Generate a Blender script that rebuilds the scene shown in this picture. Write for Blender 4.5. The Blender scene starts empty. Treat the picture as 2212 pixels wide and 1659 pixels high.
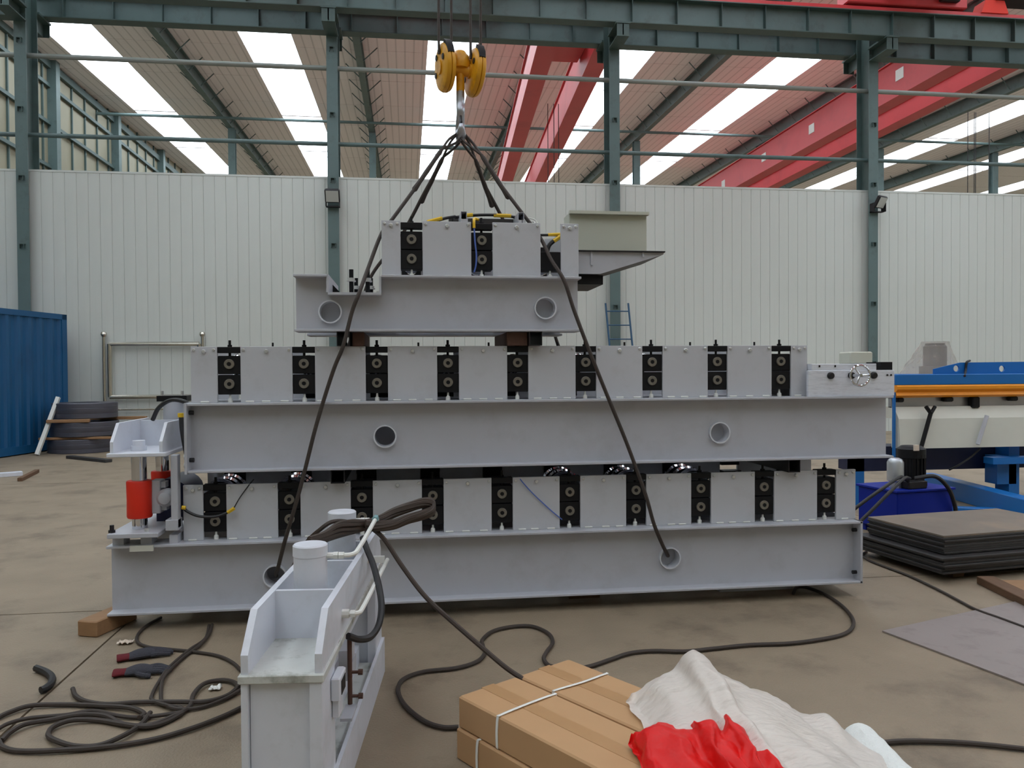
import bpy, bmesh, math, random
from mathutils import Vector, Matrix, noise
from mathutils.geometry import tessellate_polygon
random.seed(7)
SC = bpy.context.scene
COL = SC.collection

# ------------------------------------------------------------------ camera
FPX, CX, CY, CAMH = 1710.0, 1106.0, 829.5, 1.45
_p, _t, _r = math.radians(.99), math.radians(7.5), math.radians(-.36)
FW = Vector((math.sin(_t)*math.cos(_p), math.cos(_t)*math.cos(_p), -math.sin(_p)))
_R0 = Vector((math.cos(_t), -math.sin(_t), 0)); _U0 = _R0.cross(FW)
RT = math.cos(_r)*_R0 + math.sin(_r)*_U0
UP = -math.sin(_r)*_R0 + math.cos(_r)*_U0
cam = bpy.data.cameras.new('camera'); camo = bpy.data.objects.new('camera', cam); COL.objects.link(camo)
cam.sensor_width = 36; cam.lens = FPX/2212*36; cam.clip_start = .05; cam.clip_end = 300
camo.matrix_world = Matrix(((RT.x, UP.x, -FW.x, 0), (RT.y, UP.y, -FW.y, 0), (RT.z, UP.z, -FW.z, CAMH), (0, 0, 0, 1)))
SC.camera = camo
# ------------------------------------------------------------------ daylight and exposure
W = bpy.data.worlds.new('overcast_sky'); SC.world = W; W.use_nodes = True
_bg = W.node_tree.nodes['Background']
_bg.inputs[0].default_value = (.86, .93, 1, 1); _bg.inputs[1].default_value = 11.0
SC.view_settings.view_transform = 'Standard'; SC.view_settings.look = 'None'
SC.view_settings.exposure = -0.66; SC.view_settings.gamma = 1; SC.view_settings.use_curve_mapping = False

def ray(x, y): return FW + (x-CX)/FPX*RT - (y-CY)/FPX*UP
def PY(x, y, Y): d = ray(x, y); k = Y/d.y; return Vector((d.x*k, Y, CAMH+d.z*k))
def PZ(x, y, Z=0.): d = ray(x, y); k = (Z-CAMH)/d.z; return Vector((d.x*k, d.y*k, Z))

# ------------------------------------------------------------------ materials
def lin(c):
    c = c/255
    return c/12.92 if c <= .04045 else ((c+.055)/1.055)**2.4
def mat(name, rgb, rough=.5, metal=0, var=.12, scale=6, bump=0, bscale=60, dirt=None, damt=.0, dscale=3, stretch=None, spec=.5, alpha=1, trans=0, ribs=0):
    m = bpy.data.materials.new(name); m.use_nodes = True; nt = m.node_tree; N = nt.nodes; L = nt.links
    b = N['Principled BSDF']; col = [lin(v) for v in rgb]
    b.inputs['Roughness'].default_value = rough; b.inputs['Metallic'].default_value = metal
    b.inputs['Specular IOR Level'].default_value = spec
    tc = N.new('ShaderNodeTexCoord'); mp = N.new('ShaderNodeMapping'); L.new(tc.outputs['Object'], mp.inputs[0])
    if stretch: mp.inputs['Scale'].default_value = stretch
    nz = N.new('ShaderNodeTexNoise'); nz.inputs['Scale'].default_value = scale; nz.inputs['Detail'].default_value = 6
    L.new(mp.outputs[0], nz.inputs['Vector'])
    mx = N.new('ShaderNodeMix'); mx.data_type = 'RGBA'
    mx.inputs[6].default_value = [min(1, v*(1-var)) for v in col]+[1]
    mx.inputs[7].default_value = [min(1, v*(1+var)) for v in col]+[1]
    L.new(nz.outputs[0], mx.inputs[0]); out = mx.outputs[2]
    if dirt:
        n2 = N.new('ShaderNodeTexNoise'); n2.inputs['Scale'].default_value = dscale; n2.inputs['Detail'].default_value = 8; n2.inputs['Roughness'].default_value = .65
        L.new(mp.outputs[0], n2.inputs['Vector'])
        cr = N.new('ShaderNodeValToRGB'); cr.color_ramp.elements[0].position = .52; cr.color_ramp.elements[1].position = .72
        cr.color_ramp.elements[0].color = (0, 0, 0, 1); cr.color_ramp.elements[1].color = (damt, damt, damt, 1)
        L.new(n2.outputs[0], cr.inputs[0])
        m2 = N.new('ShaderNodeMix'); m2.data_type = 'RGBA'; m2.inputs[7].default_value = [lin(v) for v in dirt]+[1]
        L.new(cr.outputs[0], m2.inputs[0]); L.new(out, m2.inputs[6]); out = m2.outputs[2]
    if ribs:
        wv = N.new('ShaderNodeTexWave'); wv.wave_type = 'BANDS'; wv.bands_direction = 'X'; wv.inputs['Scale'].default_value = 2*math.pi/(20*ribs)
        L.new(tc.outputs['Object'], wv.inputs['Vector'])
        c2 = N.new('ShaderNodeValToRGB'); c2.color_ramp.elements[0].position = .0; c2.color_ramp.elements[1].position = .12
        c2.color_ramp.elements[0].color = (.72, .72, .72, 1); c2.color_ramp.elements[1].color = (1, 1, 1, 1)
        L.new(wv.outputs[0], c2.inputs[0])
        m3 = N.new('ShaderNodeMix'); m3.data_type = 'RGBA'; m3.blend_type = 'MULTIPLY'; m3.inputs[0].default_value = 1
        L.new(out, m3.inputs[6]); L.new(c2.outputs[0], m3.inputs[7]); out = m3.outputs[2]
    L.new(out, b.inputs['Base Color'])
    if bump:
        n3 = N.new('ShaderNodeTexNoise'); n3.inputs['Scale'].default_value = bscale; L.new(mp.outputs[0], n3.inputs['Vector'])
        bp = N.new('ShaderNodeBump'); bp.inputs['Strength'].default_value = bump; bp.inputs['Distance'].default_value = .01
        L.new(n3.outputs[0], bp.inputs['Height']); L.new(bp.outputs[0], b.inputs['Normal'])
    if alpha < 1: b.inputs['Alpha'].default_value = alpha
    if trans: b.inputs['Transmission Weight'].default_value = trans
    return m
M = {}
M['grey'] = mat('grey_paint', (184, 186, 194), .42, 0, .05, 5, dirt=(140, 138, 136), damt=.25, dscale=4)
M['grey2'] = mat('machine_front_grey_paint', (192, 194, 200), .45, 0, .04, 5, dirt=(120, 112, 100), damt=.15, dscale=6)
M['pgrey'] = mat('pale_grey_paint', (212, 215, 224), .38, 0, .05, 7, dirt=(150, 152, 146), damt=.3, dscale=5)
M['pdirt'] = mat('grey_paint_with_oily_dust', (198, 200, 196), .5, 0, .1, 14, dirt=(110, 112, 98), damt=.8, dscale=9)
M['black'] = mat('black_oxide_steel', (17, 17, 20), .55, .1, .25, 20, spec=.3)
M['dark'] = mat('dark_steel', (46, 44, 46), .5, .5, .25, 16)
M['steel'] = mat('ground_steel', (176, 178, 186), .32, .85, .1, 30, stretch=(1, 1, 8))
M['chrome'] = mat('chrome', (214, 216, 222), .08, 1, .02, 4)
M['shaft'] = mat('shaft_end_steel', (122, 117, 107), .45, .35, .4, 60)
M['bsteel'] = mat('bright_brushed_steel', (226, 230, 240), .36, .15, .08, 26, stretch=(1, 1, 8), dirt=(150, 154, 168), damt=.5, dscale=7)
M['zinc'] = mat('zinc_bolt', (205, 206, 204), .35, .5, .1, 40)
M['white'] = mat('white_paint', (226, 227, 222), .45, 0, .05, 12)
M['wallp'] = mat('white_panel_paint', (206, 210, 206), .3, 0, .04, 1.2, stretch=(3, 3, .4), dirt=(180, 184, 176), damt=.25, dscale=1)
M['green'] = mat('grey_green_steel_paint', (92, 112, 112), .55, 0, .1, 4, dirt=(66, 72, 70), damt=.5, dscale=3)
M['greend'] = mat('dark_green_steel_paint', (74, 94, 92), .55, 0, .1, 4, dirt=(56, 60, 58), damt=.4, dscale=3)
M['pipe'] = mat('galvanised_pipe', (150, 156, 152), .5, .2, .1, 3)
M['roof'] = mat('roof_liner', (240, 233, 234), .5, 0, .05, 2, stretch=(12, .3, 1), ribs=.3)
M['siding'] = mat('cream_siding', (146, 141, 120), .6, 0, .06, 2)
M['floor'] = mat('dusty_concrete', (140, 125, 105), .6, 0, .24, 2.6, .35, 90, dirt=(92, 80, 66), damt=.8, dscale=1.7)
M['joint'] = mat('floor_joint_filler', (70, 62, 52), .8)
M['red'] = mat('crane_red_paint', (204, 66, 72), .45, 0, .08, 1.5, dirt=(168, 52, 58), damt=.5, dscale=1)
M['vred'] = mat('vermilion_wrap', (226, 42, 14), .5, 0, .05, 20)
M['yellow'] = mat('hook_block_yellow', (222, 160, 30), .4, 0, .1, 8, dirt=(150, 96, 20), damt=.6, dscale=10)
M['ytape'] = mat('yellow_tape', (232, 190, 40), .45, 0, .08, 30)
M['rope'] = mat('steel_wire_rope', (66, 58, 54), .6, .3, .4, 90)
M['cable'] = mat('dusty_rubber_cable', (58, 49, 43), .65, 0, .25, 30)
M['hose'] = mat('black_rubber_hose', (30, 29, 31), .5, 0, .2, 30)
M['bundle'] = mat('brown_black_cable', (58, 46, 38), .6, 0, .3, 40)
M['carton'] = mat('brown_cardboard', (186, 146, 104), .7, 0, .05, 8)
M['tape'] = mat('glossy_brown_packing_tape', (182, 141, 98), .3, 0, .06, 10)
M['strap'] = mat('white_strapping', (236, 236, 230), .5)
M['plastic'] = mat('white_plastic_film', (230, 222, 214), .38, 0, .07, 9, .8, 22, dirt=(178, 168, 158), damt=.5, dscale=9, stretch=(1, 2.5, 1), alpha=.78)
M['redbag'] = mat('red_plastic_film', (216, 16, 14), .42, 0, .15, 8, .5, 24, spec=.3)
M['foam'] = mat('white_foam', (230, 233, 230), .85, 0, .05, 20, .6, 160)
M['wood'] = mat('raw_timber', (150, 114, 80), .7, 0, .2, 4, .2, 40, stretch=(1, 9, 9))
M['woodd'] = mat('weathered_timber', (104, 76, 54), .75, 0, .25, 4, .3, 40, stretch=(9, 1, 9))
M['blue'] = mat('container_blue_paint', (14, 82, 128), .5, 0, .1, 2, dirt=(12, 60, 104), damt=.5, dscale=1.2)
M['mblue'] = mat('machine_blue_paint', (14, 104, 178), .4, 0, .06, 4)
M['tblue'] = mat('ultramarine_tank_paint', (2, 34, 142), .5, 0, .08, 4, spec=.25)
M['orange'] = mat('orange_paint', (232, 146, 26), .42, 0, .08, 6)
M['cream'] = mat('cream_grey_apron', (206, 206, 196), .5, 0, .05, 6)
M['plate'] = mat('mill_scale_steel_plate', (120, 109, 98), .65, .1, .25, 3, dirt=(148, 126, 102), damt=.7, dscale=2)
M['plated'] = mat('dark_steel_plate_edge', (64, 62, 62), .5, .4, .25, 8)
M['sheet'] = mat('worn_steel_sheet', (150, 140, 136), .42, .25, .12, 2, dirt=(110, 100, 96), damt=.6, dscale=5)
M['coil'] = mat('steel_strip_coil', (92, 92, 102), .42, .5, .2, 5, stretch=(1, 1, 60))
M['stain'] = mat('polished_stainless_tube', (200, 196, 186), .22, .9, .05, 5)
M['aluminium'] = mat('cast_aluminium', (196, 200, 206), .35, .8, .08, 10)
M['lens'] = mat('floodlight_glass', (190, 194, 190), .25, 0, .03, 5)
M['glove'] = mat('dark_grey_knit', (62, 62, 70), .9, 0, .3, 120, .6, 300)
M['cuff'] = mat('maroon_knit', (96, 22, 30), .9, 0, .3, 120)
M['paper'] = mat('paper_scrap', (212, 196, 180), .8)
M['ladder'] = mat('blue_ladder_paint', (44, 84, 118), .5)
M['wrap'] = mat('stretch_wrap_film', (188, 178, 166), .35, 0, .2, 14, .4, 40, alpha=.4)
M['navy'] = mat('shaded_navy_paint', (8, 22, 62), .5)  # recess shade put into the lower beam's colour; the press motor is dark blue
M['rust'] = mat('rusty_rod', (92, 66, 56), .8, .2, .3, 50)
M['teal'] = mat('teal_valve', (120, 158, 162), .5)
M['lblue'] = mat('blue_wire', (84, 112, 190), .5)
M['cabinet'] = mat('pale_green_grey_cabinet', (196, 198, 184), .5, 0, .03, 4)
def skylight_material():
    m = bpy.data.materials.new('translucent_skylight_sheet'); m.use_nodes = True; nt = m.node_tree; N = nt.nodes; L = nt.links
    for n in list(N):
        if n.type != 'OUTPUT_MATERIAL': N.remove(n)
    o = N['Material Output']
    a = N.new('ShaderNodeBsdfTransparent'); a.inputs[0].default_value = (.92, .94, .95, 1)
    d = N.new('ShaderNodeBsdfTranslucent'); d.inputs[0].default_value = (.8, .8, .76, 1)
    mx = N.new('ShaderNodeMixShader')
    tc = N.new('ShaderNodeTexCoord'); nz = N.new('ShaderNodeTexNoise'); nz.inputs['Scale'].default_value = .8
    mr = N.new('ShaderNodeMapRange'); mr.inputs[3].default_value = .05; mr.inputs[4].default_value = .3
    L.new(tc.outputs['Object'], nz.inputs['Vector']); L.new(nz.outputs[0], mr.inputs[0]); L.new(mr.outputs[0], mx.inputs[0])
    L.new(a.outputs[0], mx.inputs[1]); L.new(d.outputs[0], mx.inputs[2]); L.new(mx.outputs[0], o.inputs[0])
    return m
M['sky'] = skylight_material()

# ------------------------------------------------------------------ mesh builder
def crom(pts, n=8, closed=False):
    P = [Vector(p) for p in pts]; out = []
    if len(P) < 3: return P
    m = len(P)
    for i in range(m if closed else m-1):
        p1, p2 = P[i], P[(i+1) % m]
        p0 = P[(i-1) % m] if (closed or i > 0) else 2*p1-p2
        p3 = P[(i+2) % m] if (closed or i+2 < m) else 2*p2-p1
        for k in range(n):
            t = k/n
            out.append(.5*((2*p1)+(p2-p0)*t+(2*p0-5*p1+4*p2-p3)*t*t+(3*p1-p0-3*p2+p3)*t**3))
    if not closed: out.append(P[-1])
    return out
class MB:
    def __init__(s, T=None): s.v = []; s.f = []; s.T = T
    def add(s, vs, fs):
        o = len(s.v)
        s.v += [(s.T @ Vector(v)) if s.T else Vector(v) for v in vs]
        s.f += [tuple(i+o for i in f) for f in fs]; return s
    def box(s, x0, x1, y0, y1, z0, z1, b=0):
        if x0 > x1: x0, x1 = x1, x0
        if y0 > y1: y0, y1 = y1, y0
        if z0 > z1: z0, z1 = z1, z0
        if not b:
            return s.add([(x0, y0, z0), (x1, y0, z0), (x1, y1, z0), (x0, y1, z0), (x0, y0, z1), (x1, y0, z1), (x1, y1, z1), (x0, y1, z1)],
                         [(0, 3, 2, 1), (4, 5, 6, 7), (0, 1, 5, 4), (1, 2, 6, 5), (2, 3, 7, 6), (3, 0, 4, 7)])
        b = min(b, (x1-x0)*.45, (y1-y0)*.45, (z1-z0)*.45)
        return s.prism([(x0+b, y0), (x1-b, y0), (x1, y0+b), (x1, y1-b), (x1-b, y1), (x0+b, y1), (x0, y1-b), (x0, y0+b)], 'z', z0, z1, b)
    def prism(s, poly, ax, a0, a1, b=0):
        # polygon in the two other axes (x,y / x,z / y,z), extruded along ax; b chamfers the end faces
        n = len(poly)
        mk = {'z': lambda p, a: (p[0], p[1], a), 'y': lambda p, a: (p[0], a, p[1]), 'x': lambda p, a: (a, p[0], p[1])}[ax]
        if b:
            c = Vector((sum(p[0] for p in poly)/n, sum(p[1] for p in poly)/n))
            ins = []
            for p in poly:
                d = Vector(p)-c; ins.append((p[0]-math.copysign(min(b, abs(d.x)), d.x), p[1]-math.copysign(min(b, abs(d.y)), d.y)))
            rings = [(ins, a0), (poly, a0+b), (poly, a1-b), (ins, a1)]
        else: rings = [(poly, a0), (poly, a1)]
        vs = [mk(p, a) for r, a in rings for p in r]; fs = []
        for k in range(len(rings)-1):
            for i in range(n): j = (i+1) % n; fs.append((k*n+i, k*n+j, (k+1)*n+j, (k+1)*n+i))
        fs += [tuple(range(n))[::-1], tuple(range((len(rings)-1)*n, len(rings)*n))]
        return s.add(vs, fs)
    def plate(s, outer, holes, y0, y1):
        # plate in x,z with holes, thickness y0..y1
        loops = [outer]+holes
        tri = tessellate_polygon([[Vector((p[0], p[1], 0)) for p in l] for l in loops])
        flat = [p for l in loops for p in l]; n = len(flat)
        fs = [tuple(t) for t in tri]+[tuple(i+n for i in t[::-1]) for t in tri]; o = 0
        for l in loops:
            for i in range(len(l)): j = (i+1) % len(l); fs.append((o+i, o+j, o+j+n, o+i+n))
            o += len(l)
        return s.add([(p[0], y0, p[1]) for p in flat]+[(p[0], y1, p[1]) for p in flat], fs)
    def cyl(s, p0, p1, r0, r1=None, seg=14, cap=True):
        p0, p1 = Vector(p0), Vector(p1); r1 = r0 if r1 is None else r1
        return s.lathe(p0, p1-p0, [(0, r0), (1, r1)], seg, cap)
    def lathe(s, o, axis, prof, seg=16, cap=True):
        # prof: (t along axis, radius)
        o = Vector(o); axis = Vector(axis); a = axis.normalized()
        u = a.orthogonal().normalized(); w = a.cross(u); vs = []; fs = []
        for t, r in prof:
            for k in range(seg):
                an = 2*math.pi*k/seg; vs.append(o+axis*t+(u*math.cos(an)+w*math.sin(an))*r)
        for i in range(len(prof)-1):
            for k in range(seg): j = (k+1) % seg; fs.append((i*seg+k, i*seg+j, (i+1)*seg+j, (i+1)*seg+k))
        if cap: fs += [tuple(range(seg))[::-1], tuple(range((len(prof)-1)*seg, len(prof)*seg))]
        return s.add(vs, fs)
    def tube(s, pts, r, seg=8, closed=False):
        P = [Vector(p) for p in pts]; n = len(P); vs = []; fs = []
        rr = r if callable(r) else (lambda t: r)
        tan = []
        for i in range(n):
            a = P[(i+1) % n] if (closed or i < n-1) else P[i]; b = P[i-1] if (closed or i > 0) else P[i]
            d = a-b; tan.append(d.normalized() if d.length > 1e-9 else Vector((0, 0, 1)))
        u = tan[0].orthogonal().normalized()
        for i in range(n):
            u = (u-tan[i]*u.dot(tan[i]))
            u = u.normalized() if u.length > 1e-6 else tan[i].orthogonal().normalized()
            w = tan[i].cross(u); q = rr(i/max(1, n-1))
            for k in range(seg): an = 2*math.pi*k/seg; vs.append(P[i]+(u*math.cos(an)+w*math.sin(an))*q)
        for i in range(n if closed else n-1):
            i2 = (i+1) % n
            for k in range(seg): j = (k+1) % seg; fs.append((i*seg+k, i*seg+j, i2*seg+j, i2*seg+k))
        if not closed: fs += [tuple(range(seg))[::-1], tuple(range((n-1)*seg, n*seg))]
        return s.add(vs, fs)
    def grid(s, rows, closed_u=False):
        n = len(rows); m = len(rows[0]); fs = []
        for i in range(n-1):
            for j in range(m if closed_u else m-1): k = (j+1) % m; fs.append((i*m+j, i*m+k, (i+1)*m+k, (i+1)*m+j))
        return s.add([p for r in rows for p in r], fs)
    def mesh(s, name, mt, off=Vector((0, 0, 0)), smooth=True):
        me = bpy.data.meshes.new(name); me.from_pydata([tuple(v-off) for v in s.v], [], s.f); me.validate()
        bm = bmesh.new(); bm.from_mesh(me); bmesh.ops.recalc_face_normals(bm, faces=bm.faces)
        if smooth:
            for e in bm.edges:
                if len(e.link_faces) == 2 and e.calc_face_angle(0) > .6: e.smooth = False
            for f in bm.faces: f.smooth = True
        bm.to_mesh(me); bm.free()
        me.materials.append(M[mt] if isinstance(mt, str) else mt); return me
    def build(s, name, mt, parent=None, smooth=True):
        off = ROOT.get(parent.name, Vector((0, 0, 0))) if parent else Vector((0, 0, 0))
        o = bpy.data.objects.new(name, s.mesh(name, mt, off, smooth)); COL.objects.link(o)
        if parent: o.parent = parent
        ROOT[o.name] = off; return o
ROOT = {}
def thing(name, label, cat, loc=(0, 0, 0), group=None):
    o = bpy.data.objects.new(name, None); COL.objects.link(o); o.location = loc; o.empty_display_size = .1
    ROOT[o.name] = Vector(loc); tag(o, label, cat, group); return o
def tag(o, label, cat, group=None):
    o['label'] = label; o['category'] = cat
    if group: o['group'] = group
    return o
def struct(o): o['kind'] = 'structure'; return o
def inst(name, me, parent, loc):
    # one more object that shares a mesh modelled about the origin, at a world position
    o = bpy.data.objects.new(name, me); COL.objects.link(o); o.parent = parent
    o.location = Vector(loc)-ROOT[parent.name]; ROOT[o.name] = Vector(loc); return o
def solo(mb, name, mt, label, cat, group=None, smooth=True):
    # a thing that is one mesh, with its origin at its base
    c = Vector((sum(v.x for v in mb.v)/len(mb.v), sum(v.y for v in mb.v)/len(mb.v), min(v.z for v in mb.v)))
    o = bpy.data.objects.new(name, mb.mesh(name, mt, c, smooth)); COL.objects.link(o); o.location = c; ROOT[o.name] = c
    return tag(o, label, cat, group)
def circ(cx, cz, r, n=20): return [(cx+r*math.cos(2*math.pi*k/n), cz+r*math.sin(2*math.pi*k/n)) for k in range(n)]
def rect(x0, x1, z0, z1): return [(x0, z0), (x1, z0), (x1, z1), (x0, z1)]

# ================================================================== THE HALL
XL, XR, YN, YP, YF = -12.3, 40.0, -12.0, 16.9, 62.0
COLX = [-7.47, -1.49, 4.47, 10.46, 16.45]
BAYS = [-13.5+6*k for k in range(9)]
# ---- floor slabs with open joints
fl = struct(MB().box(XL, XR, YN, YF, -.12, -.02).build('floor', 'joint', None, False))
gx = [XL]+[-1.626+6*k for k in range(-1, 7)]+[XR]; gy = [YN]+[5.09+6*k for k in range(-2, 3)]+[YF]
for i in range(len(gx)-1):
    for j in range(len(gy)-1):
        MB().box(gx[i]+.006, gx[i+1]-.006, gy[j]+.006, gy[j+1]-.006, -.02, 0).build('slab', 'floor', fl, False)
# ---- partition of narrow white panels
wb = struct(MB().box(XL, 24, YP+.035, YP+.09, 0, 5.46).box(24, XR, YP, YP+.09, 0, 5.46).build('wall_back', 'wallp', None, False))
PW = .2215
pm = MB().prism([(.0008, .032), (.0008, .008), (.006, .0015), (PW/2, 0), (PW-.006, .0015), (PW-.0008, .008), (PW-.0008, .032)], 'z', 0, 5.47).mesh('panel', 'wallp')
n = 0
while XL+n*PW < 24:
    inst('panel', pm, wb, (XL+n*PW, YP, 0)); n += 1
MB().box(XL, 24, YP-.006, YP+.1, 5.46, 5.5).build('cap_strip', 'wallp', wb, False)
# ---- plain walls of both halls
def zr(y): return 12+.0237*abs(y-17)
wl = struct(MB().prism([(YN, 0), (YF, 0), (YF, zr(YF)), (17, 12), (YN, zr(YN))], 'x', XL-.1, XL).build('wall_left', 'siding', None, False))
for y in (24.0, 29.6, 35.6, 41.8, 48): MB().box(XL, XL+.3, y-.16, y+.16, 0, zr(y)).build('gable_post', 'green', wl, False)
y = 18.2
while y < 50:
    MB().box(XL, XL+.06, y-.035, y+.035, 5, zr(y)).build('mullion', 'greend', wl, False); y += 1.2
for z in (5.6, 7.1, 8.6, 10.1, 11.4): MB().box(XL, XL+.12, 17.2, 52, z-.06, z+.06).build('girt', 'greend', wl, False)
MB().box(XL, XL+.14, 17.2, 52, 12.0, 12.25).build('eave_girt', 'greend', wl, False)
struct(MB().prism([(YN, 0), (YF, 0), (YF, zr(YF)), (17, 12), (YN, zr(YN))], 'x', XR, XR+.1).build('wall_right', 'siding', None, False))
struct(MB().box(XL, XR, YF, YF+.1, 0, zr(YF)).build('wall_far', 'siding', None, False))
struct(MB().box(XL, XR, YN-.1, YN, 0, zr(YN)).build('wall_front', 'siding', None, False))
# ---- roofs: liner sheets, skylight strips, rafters with fly braces
def roof(y0, y1, rafters):
    z0, z1 = zr(y0), zr(y1); s = (z1-z0)/(y1-y0)
    def strip(x0, x1, ya, yb, dz, th):
        za, zb = z0+s*(ya-y0)+dz, z0+s*(yb-y0)+dz
        return MB().add([(x0, ya, za), (x1, ya, za), (x1, yb, zb), (x0, yb, zb), (x0, ya, za+th), (x1, ya, za+th), (x1, yb, zb+th), (x0, yb, zb+th)],
                        [(0, 3, 2, 1), (4, 5, 6, 7), (0, 1, 5, 4), (1, 2, 6, 5), (2, 3, 7, 6), (3, 0, 4, 7)])
    ce = struct(strip(XL-.1, XL+.05, y0, y1, 0, .08).build('ceiling', 'roof', None, False))
    x = XL+.05
    for b in BAYS:
        a, c = b+2.25, b+3.9
        if c < XL: continue
        strip(x, a, y0, y1, 0, .06).build('roof_sheet', 'roof', ce, False); x = c
        ya = y0+.15
        while ya < y1-.2:
            yb = min(ya+5.9, y1-.1)
            strip(a, c, ya, yb, .05, .012).build('skylight', 'sky', ce, False)
            strip(a, c, yb, min(yb+.11, y1), .0, .08).build('purlin', 'roof', ce, False)
            ya = yb+.11
        strip(a, c, y0, y0+.15, 0, .06).build('purlin', 'roof', ce, False)
        # the opening is marked as a way in for daylight
        li = bpy.data.lights.new('skylight_opening', 'AREA'); li.shape = 'RECTANGLE'; li.size = c-a; li.size_y = y1-y0-.3
        li.cycles.is_portal = True
        lo = bpy.data.objects.new('skylight_opening', li); COL.objects.link(lo)
        lo.location = ((a+c)/2, (y0+y1)/2, (z0+z1)/2+.04); lo.rotation_euler = (math.atan(s), 0, 0)
    strip(x, XR+.1, y0, y1, 0, .06).build('roof_sheet', 'roof', ce, False)
    if rafters:
        k = 1
        yy = y0+1.2
        while yy < y1:     # fine liner laps: one thin rib across the bays every 1.5 m
            strip(XL, XR, yy, yy+.02, -.012, .012).build('liner_lap', 'roof', ce, False); yy += 3.0
        for xc in COLX+[22.45, 28.45]:
            r = strip(xc-.006, xc+.006, y0, y1, -.5, .5)
            for dz in (-.52, -.04):
                q = strip(xc-.11, xc+.11, y0, y1, dz, .02); r.add(q.v, q.f)
            ro = r.build('rafter', 'green', ce, False)
            yy = y0+2
            while yy < 50:
                zz = z0+s*(yy-y0)
                for sg in (-1, 1):
                    MB().cyl((xc+sg*.1, yy, zz-.44), (xc+sg*.58, yy-.1, zz-.02), .02, seg=5).build('fly_brace', 'green', ro)
                yy += 1.6
    return ce
ceF = roof(17.0, YF, True)
ceN = roof(YN, 17.0, False)

# ---- columns
COLLAB = ['grey-green steel column rising above the blue shipping container', 'grey-green steel column with a floodlight, left of the hanging yellow hook block',
          'grey-green steel column with the blue ladder leaning at its foot', 'grey-green steel column with a floodlight, beside the handwheel end of the machines',
          'grey-green steel column standing beyond the blue folding machine']
for i, x in enumerate(COLX):
    c = thing('steel_column', COLLAB[i], 'column', (x, YP, 0), 'columns along the white partition')
    MB().box(x-.113, x+.113, 16.72, 16.74, 0, 8.5, .003).box(x-.113, x+.113, 16.715, 16.735, 8.5, 12).build('front_flange', 'green', c, False)
    MB().box(x-.008, x+.008, 16.74, 17.2, 0, 12).build('web', 'greend', c, False)
    MB().box(x-.113, x+.113, 17.2, 17.22, 0, 12).build('rear_flange', 'greend', c, False)
    MB().box(x-.2, x+.2, 16.7, 16.72, 0, .03).build('base_plate', 'green', c, False)
    z = 1.3+.1*i
    while z < 8.2:
        MB().box(x-.05, x+.05, 16.66, 16.72, z, z+.012).box(x-.05, x-.04, 16.66, 16.72, z-.08, z).box(x+.03, x+.04, 16.66, 16.72, z-.08, z).build('cleat', 'greend', c, False); z += 1.34
    MB().box(x-.012, x+.012, 16.02, 16.72, 8.36, 8.6).box(x-.13, x+.13, 16.02, 16.04, 8.36, 8.6).box(x-.13, x+.13, 16.02, 16.72, 8.34, 8.36).box(x-.15, x+.15, 16.0, 16.72, 8.6, 8.64).build('corbel', 'greend', c, False)
    MB().box(x-.012, x+.012, 17.22, 17.75, 8.44, 8.7).box(x-.13, x+.13, 17.73, 17.75, 8.44, 8.7).box(x-.15, x+.15, 17.22, 17.77, 8.7, 8.74).build('corbel', 'greend', c, False)
# ---- crane runway girders
def runway(name, label, y, z0, z1, rail):
    g = thing(name, label, 'girder', (4.5, y, z0))
    MB().box(XL+.05, 34, y-.006, y+.006, z0+.02, z1-.02).build('web', 'green', g, False)
    MB().box(XL+.05, 34, y-.14, y+.14, z0, z0+.02).build('bottom_flange', 'greend', g, False)
    MB().box(XL+.05, 34, y-.17, y+.17, z1-.02, z1).build('top_flange', 'greend', g, False)
    sm = MB().box(-.006, .006, -.13, -.006, z0+.02-z0, z1-z0-.02).mesh('stiffener', M['greend'])
    x = XL+.5
    while x < 30: inst('stiffener', sm, g, (x, y, z0)); x += .97
    if rail:
        MB().box(XL+.05, 34, y-.17, y-.13, z1, z1+.07).build('conductor_bar', 'red', g, False)
        MB().box(XL+.05, 34, y-.035, y+.035, z1, z1+.12).build('rail', 'dark', g, False)
    return g
runway('crane_runway_girder', 'upper grey-green crane runway girder with a red bar along its top', 16.2, 8.64, 9.17, True)
runway('crane_runway_girder', 'lower grey-green crane runway girder carrying the two red cranes beyond the partition', 17.55, 8.74, 9.24, False)
# ---- tie pipes
for z, mt, lab, r in ((7.77, 'pipe', 'pale grey tie pipe running between the columns behind the hook block', .05), (6.2, 'green', 'grey-green tie pipe running between the columns just above the partition', .045)):
    MBp = MB().cyl((XL+.1, 16.97, z), (30, 16.97, z), r, seg=10)
    solo(MBp, 'tie_pipe', mt, lab, 'pipe')
# ---- posts and strut of the second column row in the far hall
for i, x in enumerate([-7.4, -1.45, 4.5, 10.5, 16.5, 22.5, 28.5]):
    zt = zr(35.5)-.52
    solo(MB().box(x-.14, x+.14, 35.34, 35.36, 0, zt).box(x-.14, x+.14, 35.64, 35.66, 0, zt).box(x-.01, x+.01, 35.36, 35.64, 0, zt), 'far_column', 'green',
         'distant grey-green column of the hall beyond the partition, under a rafter', 'column', 'far columns beyond the partition', False)
solo(MB().cyl((XL+.1, 33.6, 11.78), (34, 33.6, 11.78), .06, seg=8), 'roof_strut', 'green', 'long thin roof strut crossing under the far rafters', 'strut')
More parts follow.
